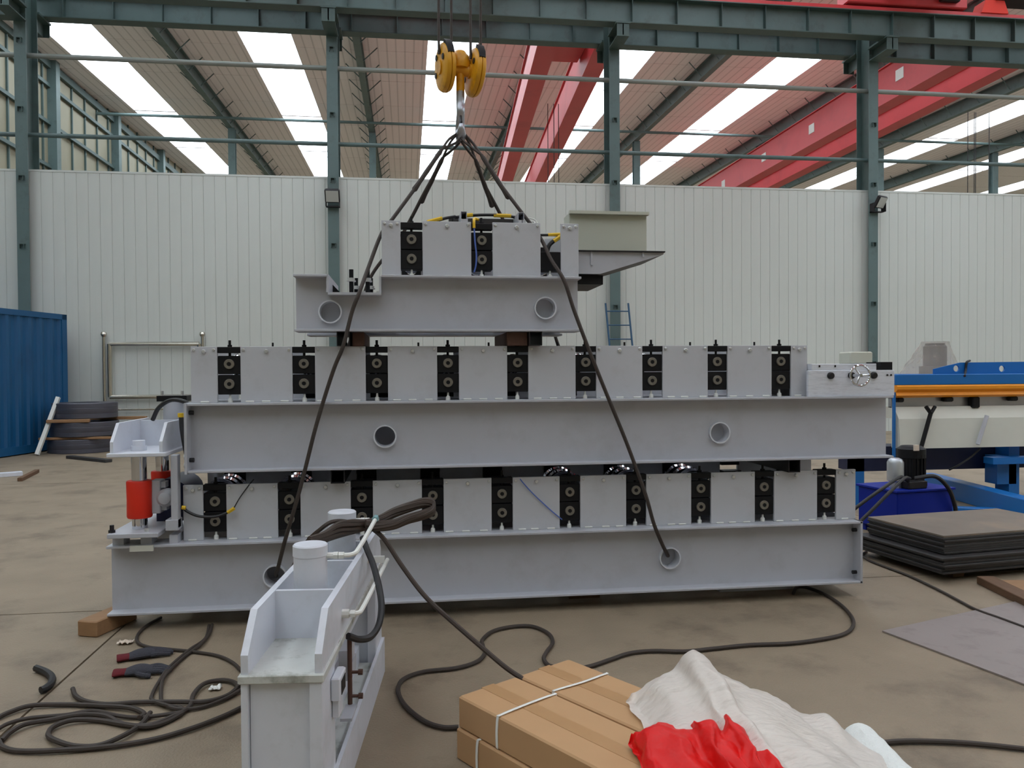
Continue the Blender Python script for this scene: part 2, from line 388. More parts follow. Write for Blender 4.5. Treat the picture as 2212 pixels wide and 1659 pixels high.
# ---- floodlights on the columns
def floodlight(x, z, yaw, lab):
    t = thing('floodlight', lab, 'lamp', (x, 16.6, z), None)
    T = Matrix.Translation((x, 16.50, z)) @ Matrix.Rotation(yaw, 4, 'Z') @ Matrix.Rotation(math.radians(30), 4, 'X')
    MB(T).box(-.15, .15, -.03, .06, -.14, .14, .02).build('housing', 'dark', t)
    MB(T).box(-.125, .125, -.036, -.03, -.115, .115).build('glass', 'lens', t)
    MB().box(x-.14, x+.14, 16.6, 16.71, z-.2, z-.18).box(x-.14, x-.13, 16.52, 16.7, z-.2, z).box(x+.13, x+.14, 16.52, 16.7, z-.2, z).build('bracket', 'dark', t)
floodlight(-1.49, 5.02, 0, 'square floodlight on the column left of the hook block')
floodlight(10.50, 5.15, math.radians(25), 'tilted floodlight on the column right of the red crane girders')
# ---- cranes
def girder(parent, xa, ya, xb, yb, w, h, z):
    # box girder from (xa,ya) to (xb,yb), bottom at z
    v = []
    for (x, yv) in ((xa, ya), (xb, yb)):
        v += [(x, yv, z), (x+w, yv, z), (x+w, yv, z+h), (x, yv, z+h)]
    MB().add(v, [(0, 1, 2, 3), (7, 6, 5, 4), (0, 4, 5, 1), (1, 5, 6, 2), (2, 6, 7, 3), (3, 7, 4, 0)]).build('box_girder', 'red', parent, False)
    v2 = []
    for (x, yv) in ((xa, ya), (xb, yb)):
        v2 += [(x-.06, yv, z+h), (x+w+.06, yv, z+h), (x+w+.06, yv, z+h+.02), (x-.06, yv, z+h+.02)]
    MB().add(v2, [(0, 1, 2, 3), (7, 6, 5, 4), (0, 4, 5, 1), (1, 5, 6, 2), (2, 6, 7, 3), (3, 7, 4, 0)]).build('girder_flange', 'red', parent, False)
c1 = thing('overhead_crane', 'red twin-girder overhead crane beyond the partition, nearer the hook block', 'crane', (4, 17.55, 9.24))
girder(c1, 3.03, 17.85, 4.35, 42, .46, .72, 9.3-.28); girder(c1, 4.40, 17.85, 5.72, 42, .46, .95, 9.3-.28)
MB().box(2.6, 5.3, 17.3, 17.8, 9.36, 9.7).build('end_carriage', 'red', c1, False)
MB().box(3.5, 4.5, 19.2, 20.6, 9.55, 9.85).build('trolley_frame', 'red', c1, False)
MB().box(3.6, 4.3, 19.4, 20.2, 9.85, 10.4).build('hoist', 'dark', c1, False)
for k, (px, yv) in enumerate(((1184, 24), (1197, 24), (1207, 24))):
    q = PY(px, 380, yv); MB().cyl((q.x, yv, 4.5), (q.x, yv, 9.6), .012, seg=5).build('hoist_rope', 'dark', c1)
c2 = thing('overhead_crane', 'red twin-girder overhead crane beyond the partition, with white plates on its side', 'crane', (14.5, 17.55, 9.24))
girder(c2, 13.52, 17.85, 13.52, 42, .48, 1.0, 8.98); girder(c2, 14.9, 17.85, 14.9, 42, .48, .55, 8.98)
MB().box(13.1, 15.9, 17.3, 17.8, 9.36, 9.7).build('end_carriage', 'red', c2, False)
for y0, z0 in ((20.2, 9.55), (25.0, 9.5), (28.6, 9.5), (32.5, 9.4)):
    MB().box(13.505, 13.52, y0, y0+.35, z0-.15, z0+.15).build('white_plate', 'white', c2, False)
for px in (2091, 2105, 2108, 2137):
    q = PY(px, 200, 23); MB().cyl((q.x, 23, 3.5), (q.x, 23, 9.5), .012, seg=5).build('hoist_rope', 'dark', c2)
# crane of the near hall: its end carriage stands on the upper runway
c3 = thing('overhead_crane', 'red crane end carriage standing on the upper runway girder', 'crane', (11, 16.2, 9.3))
MB().box(9.4, 12.2, 15.98, 16.42, 9.29, 9.72, .02).build('end_carriage', 'red', c3)
for x in (9.75, 11.8): MB().cyl((x, 16.1, 9.42), (x, 16.3, 9.42), .13, seg=16).build('wheel', 'dark', c3)
MB().box(11.5, 11.95, 15.86, 15.98, 9.38, 9.72, .02).build('drive_motor', 'dark', c3)
MB().prism([(12.55, 9.24), (13.2, 9.24), (13.1, 9.52), (12.65, 9.52)], 'y', 16.0, 16.35).build('rail_stop', 'vred', c3)
MB().box(9.9, 10.4, -8, 16.3, 9.72, 10.6).build('box_girder', 'red', c3, False)
MB().box(11.3, 11.8, -8, 16.3, 9.72, 10.6).build('box_girder', 'red', c3, False)
MB().box(12.9, 14.6, 15.9, 16.4, 9.55, 9.8).build('hoist_drum', 'dark', c3, False)
# the crane that carries the hook block, over the machines
c4 = thing('overhead_crane', 'red crane bridge high above the stacked machines, carrying the hook block', 'crane', (.35, 5.2, 9.3))
for x in (-1.15, 1.35): MB().box(x, x+.45, -8, 16.3, 9.75, 10.6).build('box_girder', 'red', c4, False)
MB().box(-1.4, 2.1, 15.98, 16.42, 9.29, 9.75).build('end_carriage', 'red', c4, False)
MB().box(-.7, 1.35, 4.4, 6.0, 9.9, 10.3).build('trolley_frame', 'red', c4, False)
MB().cyl((-.5, 5.12, 9.75), (1.15, 5.12, 9.75), .22).build('hoist_drum', 'dark', c4)

# ================================================================== ROLL FORMING MACHINES
YW = 4.735                       # plane of the front side plates; flanges reach 4.65
YR = 5.32                        # plane of the rear side plates
ST = {}
ST['bar'] = MB().box(-.064, .064, 0, .06, .286, .321, .002).mesh('top_bar', 'black')
ST['up'] = MB().box(-.064, .064, .012, .11, .164, .270, .003).mesh('bearing_block', 'black')
ST['lo'] = MB().box(-.064, .064, .012, .11, .046, .160, .003).mesh('bearing_block', 'black')
ST['end'] = MB().lathe((0, .012, 0), (0, -.012, 0), [(0, .029), (.8, .029), (1, .0265), (1, .0125), (.35, .0120), (.35, .0001)], 18, False).mesh('shaft_end', 'shaft')
ST['sock'] = MB().lathe((0, .006, 0), (0, -.004, 0), [(0, .0118), (1, .0118)], 10).mesh('socket_shade', 'black')  # black disc puts the shade of the shaft end's recess into colour
ST['screw'] = MB().cyl((0, .03, .262), (0, .03, .36), .0075, seg=8).cyl((0, .03, .321), (0, .03, .333), .014, seg=6).mesh('adjusting_screw', 'black')
ST['cone'] = MB().lathe((0, .03, 0), (0, 0, .05), [(0, .014), (.4, .013), (.5, .007), (.85, .006), (1, .003)], 10).mesh('jack_screw', 'white')
ST['bolt'] = MB().lathe((0, 0, 0), (0, -.014, 0), [(0, .0125), (.75, .0125), (1, .009)], 6).mesh('bolt', 'zinc')
ST['sbolt'] = MB().lathe((0, 0, 0), (0, -.010, 0), [(0, .009), (.75, .009), (1, .006)], 6).mesh('bolt', 'zinc')
ST['weld'] = MB().box(-.024, .024, -.008, 0, 0, .010, .003).mesh('weld_bead', 'white')
ST['set'] = MB().cyl((0, .01, 0), (0, .01, .022), .006, seg=6).mesh('set_screw', 'black')
ST['rear'] = MB().box(-.063, .063, -.09, 0, .052, .262).mesh('rear_bearing_block', 'black')
def roll(k):
    p = [(0, .019), (.2, .019), (.2, .045+.004*(k % 3)), (.3, .058), (.34, .040), (.46, .040), (.48, .030), (.54, .030), (.56, .052), (.66, .052-.006*(k % 2)), (.7, .038), (.78, .046), (.8, .019), (1, .019)]
    return MB().lathe((0, .07, 0), (0, .45, 0), p, 18).mesh('roller', 'chrome')
BIG = MB().lathe((0, .07, 0), (0, .45, 0), [(0, .02), (.12, .02), (.12, .098), (.15, .112), (.19, .112), (.22, .098), (.22, .05), (.40, .05), (.40, .10), (.43, .112), (.47, .112), (.5, .1), (.5, .05), (.68, .05), (.68, .1), (.71, .112), (.75, .112), (.78, .1), (.78, .02), (1, .02)], 22).mesh('forming_roller', 'chrome')
ROLLS = [roll(k) for k in range(3)]
def ring(x, z, parent, through, r=.06):
    y1 = 4.82
    if through: MB().lathe((x, 4.80, z), (0, .006, 0), [(0, r), (1, r)], 24).build('cover_disc', 'grey', parent)
    MB().lathe((x, 4.712, z), (0, 1, 0), [(0, r), (0, r+.008), (y1-4.712, r+.008), (y1-4.712, r), (0, r)], 24, False).build('lifting_pipe', 'pgrey', parent)
def machine(name, label, x0, x1, zb, zt, zp, xp0, xp1, slots, holes, outline=None, flats=None, special=()):
    m = thing(name, label, 'machine', ((x0+x1)/2, 5.03, zb))
    outline = outline or rect(x0, x1, zb+.014, zt-.014)
    MB().plate(outline, [circ(hx, hz, .068) for hx, hz, _ in holes], YW, YW+.012).build('beam_web', 'grey', m, False)
    MB().plate(outline, [], YR-.012, YR).build('rear_beam_web', 'grey', m, False)
    for a, b, z in (flats or [(x0, x1, zt)]):
        MB().box(a, b, 4.65, 4.83, z-.014, z, .002).build('top_flange', 'grey', m, False)
        MB().box(a, b, 5.22, 5.41, z-.014, z, .002).build('top_flange', 'grey', m, False)
    for ya, yb in ((4.65, 4.83), (5.22, 5.41)): MB().box(x0, x1, ya, yb, zb, zb+.014, .002).build('bottom_flange', 'grey', m, False)
    k = 0; xc = x0+.3
    while xc < x1-.1:
        MB().box(xc, xc+.08, YW+.012, YR-.012, zb+.03, zb+.13).build('cross_member', 'grey', m, False); xc += 1.25
    for hx, hz, th in holes: ring(hx, hz, m, th)
    # side plates between the slots
    edges = [xp0]
    for c, w in slots: edges += [c-w/2, c+w/2]
    edges.append(xp1); H = zp-zt
    for i in range(0, len(edges), 2):
        a, b = edges[i], edges[i+1]
        if b-a < .02: continue
        pl = MB().box(a, b, YW, YW+.02, zt, zp, .0015).build('side_plate', 'grey2', m, False)
        MB().box(a, b, YR-.02, YR, zt, zp).build('rear_side_plate', 'grey2', m, False)
        if i == 0 or i == len(edges)-2: xs = [((a+b)/2, 'bolt')]
        else: xs = [((a+b)/2, 'bolt')]
        xs += [(a+.018, 'sbolt'), (b-.018, 'sbolt')]
        for q_ in ((.16, .5, .84) if b-a > .2 else (.5,)): inst('weld_bead', ST['weld'], pl, (a+(b-a)*q_+random.uniform(-.015, .015), YW, zt))
        if b-a > .2 and zb > .5: inst('set_screw', ST['set'], pl, (a+(b-a)*.62, YW, zp))
        for bx, kind in xs: inst('bolt', ST[kind], pl, (bx, YW, zp-(.028 if kind == 'bolt' else .018)))
    for i, (c, w) in enumerate(slots):
        full = i not in special; P = (c, YW, zt)
        inst('bearing_block', ST['lo'], m, P); inst('jack_screw', ST['cone'], m, P); inst('rear_bearing_block', ST['rear'], m, (c, YR, zt))
        inst('roller', ROLLS[i % 3], m, (c, YW, zt+.107))
        if full:
            inst('bearing_block', ST['up'], m, P); inst('top_bar', ST['bar'], m, P); inst('adjusting_screw', ST['screw'], m, P)
            
            for hz_ in (.222, .107): inst('socket_shade', ST['sock'], inst('shaft_end', ST['end'], m, (c, YW, zt+hz_)), (c, YW, zt+hz_))
            inst('roller', BIG if (zb < .5 and i in (0, 1, 5, 6, 7)) else ROLLS[(i+1) % 3], m, (c, YW, zt+.222))
            MB().box(c-.064, c+.064, YR-.05, YR, zp-.022, zp).build('rear_top_bar', 'black', m, False)
    return m
SL = [(-1.109+.4171*k, .129) for k in range(10)]
lower = machine('roll_forming_machine', 'long grey roll forming machine with ten roller stations, at the bottom of the stack', -1.675, 2.84, .09, .482, .802, -1.283, 2.842, SL,
                [(-.775, .262, False), (1.603, .28, True)])
MB().box(-1.28, 2.12, 5.34, 5.40, .49, .872).build('chain_guard', 'black', lower, False)
MB().box(2.826, 2.84, 4.65, 5.41, .09, .482).build('end_plate', 'grey', lower, False)
for z in (.15, .42): MB().cyl((2.80, 4.70, z), (2.826, 4.70, z), .012, seg=8).build('bolt', 'dark', lower)
SMd = [(-1.021+.4201*k, .129) for k in range(9)]
middle = machine('roll_forming_machine', 'long grey machine with nine roller stations and a handwheel, in the middle of the stack', -1.235, 3.05, .88, 1.274, 1.597, -1.231, 2.513, SMd,
                 [(-.136, 1.065, False), (1.926, 1.053, True)])
MB().box(-.85, 2.0, 5.34, 5.40, 1.276, 1.42).build('chain_guard', 'black', middle, False)
MB().box(-1.249, -1.235, 4.645, 5.41, .875, 1.277).build('end_plate', 'grey', middle, False)
for z in (.95, 1.22): MB().cyl((-1.235, 4.70, z), (-1.21, 4.70, z), .013, seg=8).build('bolt', 'dark', middle)
UO = [(-.64, 1.694), (1.03, 1.694), (1.03, 1.994), (-.146, 1.994), (-.146, 1.905), (-.455, 1.905), (-.455, 1.994), (-.64, 1.994)]
upper = machine('roll_forming_machine', 'short grey roll forming machine with a notched beam, on top of the stack', -.64, 1.03, 1.68, 2.008, 2.338, -.146, 1.037,
                [(.029, .13), (.447, .128), (.865, .125)], [(-.445, 1.798, True), (.828, 1.825, True)], UO, [(-.645, -.455, 2.008), (-.146, 1.035, 2.008)], special=(2,))
# --- notch of the upper beam
MB().box(-.45, -.148, 4.645, 5.3, 1.891, 1.905).build('notch_floor', 'grey', upper, False)
MB().box(-.46, -.446, 4.66, 5.3, 1.905, 2.008).build('notch_wall', 'grey', upper, False)
MB().box(-.16, -.148, 4.66, 4.8, 1.905, 2.0).build('notch_wall', 'grey', upper, False)
for x, y in ((-.325, 4.76), (-.23, 4.76), (-.325, 5.2), (-.23, 5.2)):
    s_ = MB().cyl((x, y, 1.905), (x, y, 2.05), .013, seg=8).build('stud', 'black', upper)
    MB().cyl((x, y, 1.985), (x, y, 2.0), .022, seg=6).cyl((x, y, 1.978), (x, y, 1.985), .027, seg=12).build('nut', 'zinc', s_)
for x in (-.25, -.165): MB().cyl((x, 4.68, 1.905), (x, 4.68, 1.916), .011, seg=6).build('bolt', 'zinc', upper)
MB().prism([(-.445, 1.905), (-.38, 1.905), (-.445, 1.975)], 'y', 4.9, 4.91).build('gusset', 'black', upper, False)
# --- tubes, bar and conduits across the top of the upper machine
for x in (.325, .673):
    MB().plate(rect(x, x+.037, 2.356, 2.41), [rect(x+.003, x+.034, 2.359, 2.407)], 4.78, 5.35).build('square_tube', 'grey', upper, False)
    MB().box(x-.002, x+.039, 4.74, 5.36, 2.338, 2.356).build('clamp_strip', 'grey', upper, False)
MB().box(.265, .71, 5.0, 5.06, 2.356, 2.41).build('cross_bar', 'plated', upper, False)
def wire(pts, r, name, mt, parent, n=6): return MB().tube(crom([Vector(p) for p in pts], n), r, 6).build(name, mt, parent)
wire([(.30, 4.9, 2.40), (.24, 4.88, 2.385), (.2, 4.86, 2.37), (.13, 4.84, 2.352)], .009, 'conduit', 'hose', upper)
wire([(.215, 4.85, 2.378), (.17, 4.84, 2.364), (.125, 4.83, 2.35)], .012, 'conduit_tape', 'ytape', upper)
wire([(.30, 4.95, 2.405), (.45, 4.93, 2.418), (.6, 4.93, 2.418), (.72, 4.95, 2.405)], .009, 'conduit', 'hose', upper)
wire([(.36, 4.93, 2.414), (.41, 4.93, 2.418)], .012, 'conduit_tape', 'ytape', upper)
wire([(.54, 4.93, 2.418), (.65, 4.93, 2.416)], .012, 'conduit_tape', 'ytape', upper)
wire([(.43, 4.78, 2.36), (.405, 4.76, 2.362), (.40, 4.728, 2.34), (.40, 4.726, 2.30)], .009, 'conduit_tape', 'ytape', upper)
wire([(.40, 4.726, 2.305), (.405, 4.727, 2.22), (.413, 4.73, 2.14), (.41, 4.735, 2.08), (.40, 4.75, 2.04)], .005, 'sensor_wire', 'lblue', upper)
wire([(.81, 4.8, 2.277), (.95, 4.8, 2.28)], .008, 'conduit', 'hose', upper)
wire([(.86, 4.795, 2.279), (.94, 4.795, 2.284)], .010, 'conduit_tape', 'ytape', upper)
wire([(.85, 4.8, 2.16), (.87, 4.8, 2.22), (.93, 4.8, 2.265)], .014, 'conduit', 'hose', upper)
wire([(.895, 4.79, 2.24), (.94, 4.79, 2.272)], .013, 'conduit_tape', 'ytape', upper)
wire([(.74, 5.0, 2.40), (.80, 4.95, 2.385), (.78, 4.9, 2.36), (.72, 4.9, 2.36), (.70, 4.95, 2.40), (.62, 4.97, 2.44)], .004, 'white_wire', 'white', upper)
wire([(.70, 5.0, 2.42), (.79, 4.93, 2.40), (.81, 4.9, 2.36), (.75, 4.88, 2.352), (.68, 4.93, 2.40)], .004, 'white_wire', 'white', upper)
# --- run-in tray and box behind the right end of the upper machine
tray = [(1.04, 2.185), (1.60, 2.185), (1.60, 2.172), (1.19, 2.045), (1.04, 2.045)]
MB().prism(tray, 'y', 4.82, 4.83).build('tray_cheek', 'grey', upper, False)
MB().prism(tray, 'y', 5.30, 5.31).build('tray_cheek', 'grey', upper, False)
MB().add([(1.04, 4.8, 2.19), (1.605, 4.8, 2.19), (1.605, 5.33, 2.19), (1.04, 5.33, 2.19), (1.04, 4.8, 2.182), (1.605, 4.8, 2.182), (1.605, 5.33, 2.182), (1.04, 5.33, 2.182)],
         [(0, 1, 2, 3), (7, 6, 5, 4), (0, 4, 5, 1), (1, 5, 6, 2), (2, 6, 7, 3), (3, 7, 4, 0)]).build('tray_top', 'dark', upper, False)
MB().add([(1.04, 4.82, 2.045), (1.19, 4.82, 2.045), (1.60, 4.82, 2.172), (1.04, 5.31, 2.045), (1.19, 5.31, 2.045), (1.60, 5.31, 2.172)], [(0, 1, 4, 3), (1, 2, 5, 4)]).build('tray_floor', 'dark', upper, False)
MB().box(1.04, 1.22, 4.86, 5.28, 1.985, 2.043).build('tray_bracket', 'black', upper, False)
for x in (1.13, 1.46): MB().box(x, x+.012, 4.81, 4.82, 2.10+(x-1.13)*.16, 2.182).build('weld_rib', 'grey', upper, False)
# electrical box standing on that tray
eb = thing('electrical_cabinet', 'pale grey-green electrical cabinet lying on the tray of the top machine', 'cabinet', (1.3, 5.2, 2.19))
MB().box(1.06, 1.585, 5.12, 5.3, 2.19, 2.485, .004).build('body', 'cabinet', eb, False)
MB().box(1.055, 1.59, 5.08, 5.12, 2.47, 2.49).build('lip', 'cabinet', eb, False)
# --- handwheel unit at the right end of the middle machine
hu = MB().box(2.488, 3.07, 4.675, 4.70, 1.274, 1.437, .002).box(2.515, 2.95, 4.70, 5.3, 1.30, 1.478).build('feed_unit_plate', 'bsteel', middle, False)
MB().box(2.515, 2.95, 4.68, 4.70, 1.437, 1.478, .002).build('feed_unit_rail', 'bsteel', middle, False)
for x in (2.56, 2.665, 2.80): MB().box(x, x+.008, 4.674, 4.68, 1.457, 1.47).build('slot', 'dark', middle, False)
for x in (2.635, 2.925, 2.775): MB().lathe((x, 4.675, 1.404), (0, -.022, 0), [(0, .022), (.7, .021), (1, .016)], 16).build('shaft_stub', 'dark', middle)
wc = Vector((2.775, 4.575, 1.404))
hw = MB().tube([wc+Vector((.064*math.cos(a), 0, .064*math.sin(a))) for a in [2*math.pi*k/32 for k in range(32)]], .0065, 8, True).build('handwheel', 'chrome', middle)
sp = MB().cyl((2.775, 4.675, 1.404), (2.775, 4.56, 1.404), .010, seg=10)
for a in (.1, 2.2, 4.3): sp.cyl(wc, wc+Vector((.062*math.cos(a), 0, .062*math.sin(a))), .0055, seg=6)
sp.build('spokes', 'chrome', hw)
MB().box(2.985, 3.065, 4.69, 4.85, 1.437, 1.488).box(2.93, 2.985, 4.69, 4.85, 1.437, 1.462).build('stop_block', 'black', middle, False)
for x in (3.02, 3.045): MB().cyl((x, 4.676, 1.405), (x, 4.670, 1.405), .006, seg=8).build('socket_screw', 'dark', middle)
MB().box(2.455, 2.475, 4.74, 5.3, 1.274, 1.47).build('rear_bracket', 'dark', middle, False)
MB().box(3.05, 3.22, 5.15, 5.3, 1.478, 1.565, .008).build('junction_box', 'cabinet', middle, False)
MB().box(2.80, 3.26, 5.1, 5.35, 1.46, 1.478).build('rear_shelf', 'grey', middle, False)
MB().box(2.94, 3.05, 4.75, 5.35, 1.274, 1.437).build('end_casting', 'steel', middle, False)
# --- sensor hoses on the lower machine
wire([PY(397, 1097, 4.72), PY(405, 1105, 4.71), PY(430, 1115, 4.705), PY(465, 1116, 4.70), PY(492, 1107, 4.705), PY(503, 1100, 4.71)], .0085, 'conduit', 'hose', lower)
wire([PY(492, 1107, 4.703), PY(506, 1098, 4.70)], .011, 'conduit_tape', 'ytape', lower)
wire([PY(393, 1096, 4.70), PY(401, 1097, 4.70)], .012, 'conduit_tape', 'ytape', lower)
wire([PY(505, 1098, 4.71), PY(515, 1080, 4.72), PY(525, 1065, 4.725), PY(540, 1045, 4.74), PY(548, 1036, 4.8)], .0035, 'sensor_wire', 'hose', lower)
wire([PY(1122, 1030, 4.78), PY(1126, 1038, 4.728), PY(1150, 1065, 4.725), PY(1185, 1098, 4.725), PY(1205, 1115, 4.725), PY(1214, 1122, 4.74)], .0035, 'sensor_wire', 'lblue', lower)
# --- spacers between the machines
def spacer(px0, px1, z0, z1, lab):
    a, b = PY(px0, 900, 4.66).x, PY(px1, 900, 4.66).x
    solo(MB().plate(rect(a, b, z0, z1), [rect(a+.004, b-.004, z0+.004, z1-.004)], 4.655, 5.4), 'square_tube', 'dark', lab, 'tube', None, False)
spacer(729, 757, 1.597, 1.68, 'dark square tube spacer under the left end of the top machine')
spacer(1144, 1172, 1.597, 1.68, 'dark square tube spacer under the right end of the top machine')
spacer(713, 743, .802, .88, 'dark square tube spacer under the left part of the middle machine')
spacer(1703, 1728, .802, .88, 'dark square tube spacer under the right part of the middle machine')
solo(MB().box(.59, .715, 4.70, 5.38, 1.597, 1.68, .004), 'spacer_beam', 'rust', 'rust-brown steel spacer beside the right square tube under the top machine', 'spacer')
solo(MB().box(-.32, -.25, 4.72, 5.38, 1.597, 1.68, .004), 'spacer_beam', 'rust', 'rust-brown steel spacer beside the left square tube under the top machine', 'spacer')
# --- what the lower machine stands on
T = Matrix.Translation((-1.70, 4.75, 0)) @ Matrix.Rotation(math.radians(-20), 4, 'Z')
solo(MB(T).box(-.062, .062, -.17, .16, 0, .088, .006), 'timber_block', 'wood', 'raw timber block under the left end of the bottom machine', 'block')
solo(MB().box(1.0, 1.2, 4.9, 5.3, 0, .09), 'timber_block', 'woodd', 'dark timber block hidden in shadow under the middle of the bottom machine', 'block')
solo(MB().box(2.0, 2.5, 4.9, 5.25, 0, .09), 'support_box', 'pgrey', 'pale grey box under the right end of the bottom machine', 'box')

# ================================================================== CUTTING PRESS on the left end of the lower machine
cp = thing('cutting_press', 'grey cutting press with a vermilion wrapped column, mounted on the bottom machine', 'press', (-1.5, 4.98, .482))
MB().box(-1.655, -1.385, 4.61, 5.35, .532, .558, .003).build('base_plate', 'grey', cp, False)
for x in (-1.62, -1.47):
    for y in (4.68, 5.2): MB().box(x-.03, x+.03, y, y+.1, .482, .532).build('riser', 'grey', cp, False)
MB().box(-1.345, -1.30, 4.68, 5.3, .482, .53).build('riser', 'grey', cp, False)
MB().box(-1.648, -1.335, 4.60, 5.36, .983, 1.005, .003).build('head_plate', 'pgrey', cp, False)
prof = [(4.62, 1.005), (4.62, 1.066), (4.72, 1.166), (5.25, 1.166), (5.34, 1.066), (5.34, 1.005)]
for x in (-1.635, -1.375): MB().prism(prof, 'x', x, x+.017).build('side_cheek', 'pgrey', cp, False)
MB().box(-1.62, -1.374, 5.08, 5.1, 1.005, 1.16).build('cross_plate', 'pgrey', cp, False)
for y in (4.76, 5.2):
    MB().cyl((-1.528, y, .558), (-1.528, y, .983), .041, seg=24).build('guide_column', 'chrome', cp)
    MB().lathe((-1.528, y, .622), (0, 0, .212), [(0, .064), (.04, .068), (.5, .067), (.96, .069), (1, .065)], 24).build('wrapped_sleeve', 'vred', cp)
    MB().lathe((-1.528, y, 1.005), (0, 0, .058), [(0, .042), (.5, .042), (.5, .034), (1, .034)], 16).build('column_nut', 'pgrey', cp)
gx0, gx1 = PY(371, 1060, 4.68).x, PY(386, 1060, 4.68).x
MB().box(gx0, gx1, 4.66, 4.72, .57, .985, .003).build('guide_bar', 'grey', cp, False)
MB().box(gx0-.03, gx1, 4.655, 4.75, .558, .62, .003).build('guide_foot', 'grey', cp, False)
hubc = PY(353, 1078, 4.72)
MB().lathe((hubc.x, 4.80, hubc.z), (0, -.07, 0), [(0, .052), (.6, .052), (.7, .042), (.95, .034), (1, .028)], 22).build('hub', 'grey', cp)
MB().box(hubc.x-.085, hubc.x-.03, 4.76, 4.86, .64, .83, .004).box(hubc.x-.03, hubc.x, 4.78, 4.84, .655, .69).box(hubc.x-.03, hubc.x-.005, 4.78, 4.84, .785, .82).build('bracket', 'grey', cp, False)
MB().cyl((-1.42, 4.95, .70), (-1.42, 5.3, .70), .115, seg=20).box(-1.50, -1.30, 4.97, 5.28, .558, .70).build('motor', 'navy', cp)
MB().cyl((-1.645, 4.66, .558), (-1.645, 4.66, .60), .012, seg=8).cyl((-1.645, 4.66, .558), (-1.645, 4.66, .573), .02, seg=6).build('bolt', 'dark', cp)
MB().cyl((-1.46, 4.66, .558), (-1.46, 4.66, .575), .014, seg=6).build('bolt', 'zinc', cp)
MB().box(-1.545, -1.42, 4.635, 4.65, .452, .484).build('shim', 'cream', cp, False)
hc = MB().cyl((-1.45, 5.22, 1.005), (-1.45, 5.22, 1.27), .074, seg=22).build('cylinder', 'grey', cp)
MB().box(-1.545, -1.365, 5.15, 5.3, 1.27, 1.305).build('cylinder_cap', 'black', hc, False)
for x in (-1.52, -1.40): MB().cyl((x, 5.18, 1.305), (x, 5.18, 1.335), .010, seg=6).build('cap_bolt', 'zinc', hc)
MB().tube(crom([(-1.53, 5.02, 1.165), (-1.48, 4.98, 1.24), (-1.40, 4.95, 1.285), (-1.31, 4.93, 1.27), (-1.27, 4.92, 1.22), (-1.268, 4.92, 1.15)], 8), .013, 8).build('hose', 'hose', cp)
MB().tube(crom([(-1.305, 4.80, 1.20), (-1.295, 4.78, 1.12), (-1.275, 4.76, 1.02), (-1.27, 4.80, .94)], 8), .014, 8).build('hose', 'hose', cp)
MB().cyl((-1.306, 4.80, 1.19), (-1.306, 4.80, 1.214), .018, seg=10).build('hose_tape', 'ytape', cp)
for z in (1.0, .96, .91): MB().cyl((-1.29, 4.8, z), (-1.262, 4.8, z), .018, seg=8).build('fitting', 'zinc', cp)

# ================================================================== FOREGROUND CUTTING PRESS
a_ = PZ(520, 1457, .542); b_ = PZ(695, 1457, .542); mid = (a_+b_)/2; ang = math.radians(-5.1)
PT = Matrix.Translation((mid.x, mid.y, 0)) @ Matrix.Rotation(ang, 4, 'Z')
PL = 1.44
fp = thing('cutting_press', 'pale grey hydraulic cutting press with two cylinders, standing alone on the floor', 'press', (mid.x+.05, mid.y+.7, 0))
def pb(): return MB(PT)
def pw(u, v, w): return PT @ Vector((u, v, w))
pb().box(-.128, .128, -.008, PL+.008, .516, .542, .003).build('head_plate', 'pdirt', fp, False)
pprof = [(.004, .542), (.004, .600), (.112, .707), (PL-.112, .707), (PL-.004, .600), (PL-.004, .542)]
for u in (-.121, .099): pb().prism(pprof, 'x', u, u+.022).build('side_cheek', 'pgrey', fp, False)
for v in (.325, .74, PL-.345): pb().box(-.099, .099, v, v+.018, .542, .705).build('cross_plate', 'pgrey', fp, False)
for v in (.425, 1.075):
    c = pb().lathe((0, v, .542), (0, 0, .301), [(0, .058), (.86, .058), (.87, .0605), (.985, .0605), (1, .056)], 32).build('cylinder', 'pgrey', fp)
    pb().cyl((.055, v, .80), (.082, v, .80), .011, seg=8).cyl((.082, v, .80), (.098, v, .80), .014, seg=6).cyl((.10, v, .80), (.118, v, .80), .013, seg=6).build('port_fitting', 'white', c)
# posts
for v0, v1, s in ((.0, .21, 1), (PL-.21, PL, -1)):
    pb().box(-.098, .080, v0+.02, v1-.02, .06, .516).build('post', 'pgrey', fp, False)
    for u0, u1 in ((-.121, -.100), (.082, .121)): pb().box(u0, u1, v0, v1, 0, .516, .002).build('post_edge_bar', 'pgrey', fp, False)
# base channel
pb().box(-.135, .135, .0, PL, .0, .02).build('base_plate', 'pgrey', fp, False)
pb().box(-.10, .121, .21, PL-.21, .105, .12).build('base_ledge', 'pdirt', fp, False)
for u in (-.135, .121): pb().box(u, u+.014, .0, PL, .02, .165).build('base_cheek', 'pgrey', fp, False)
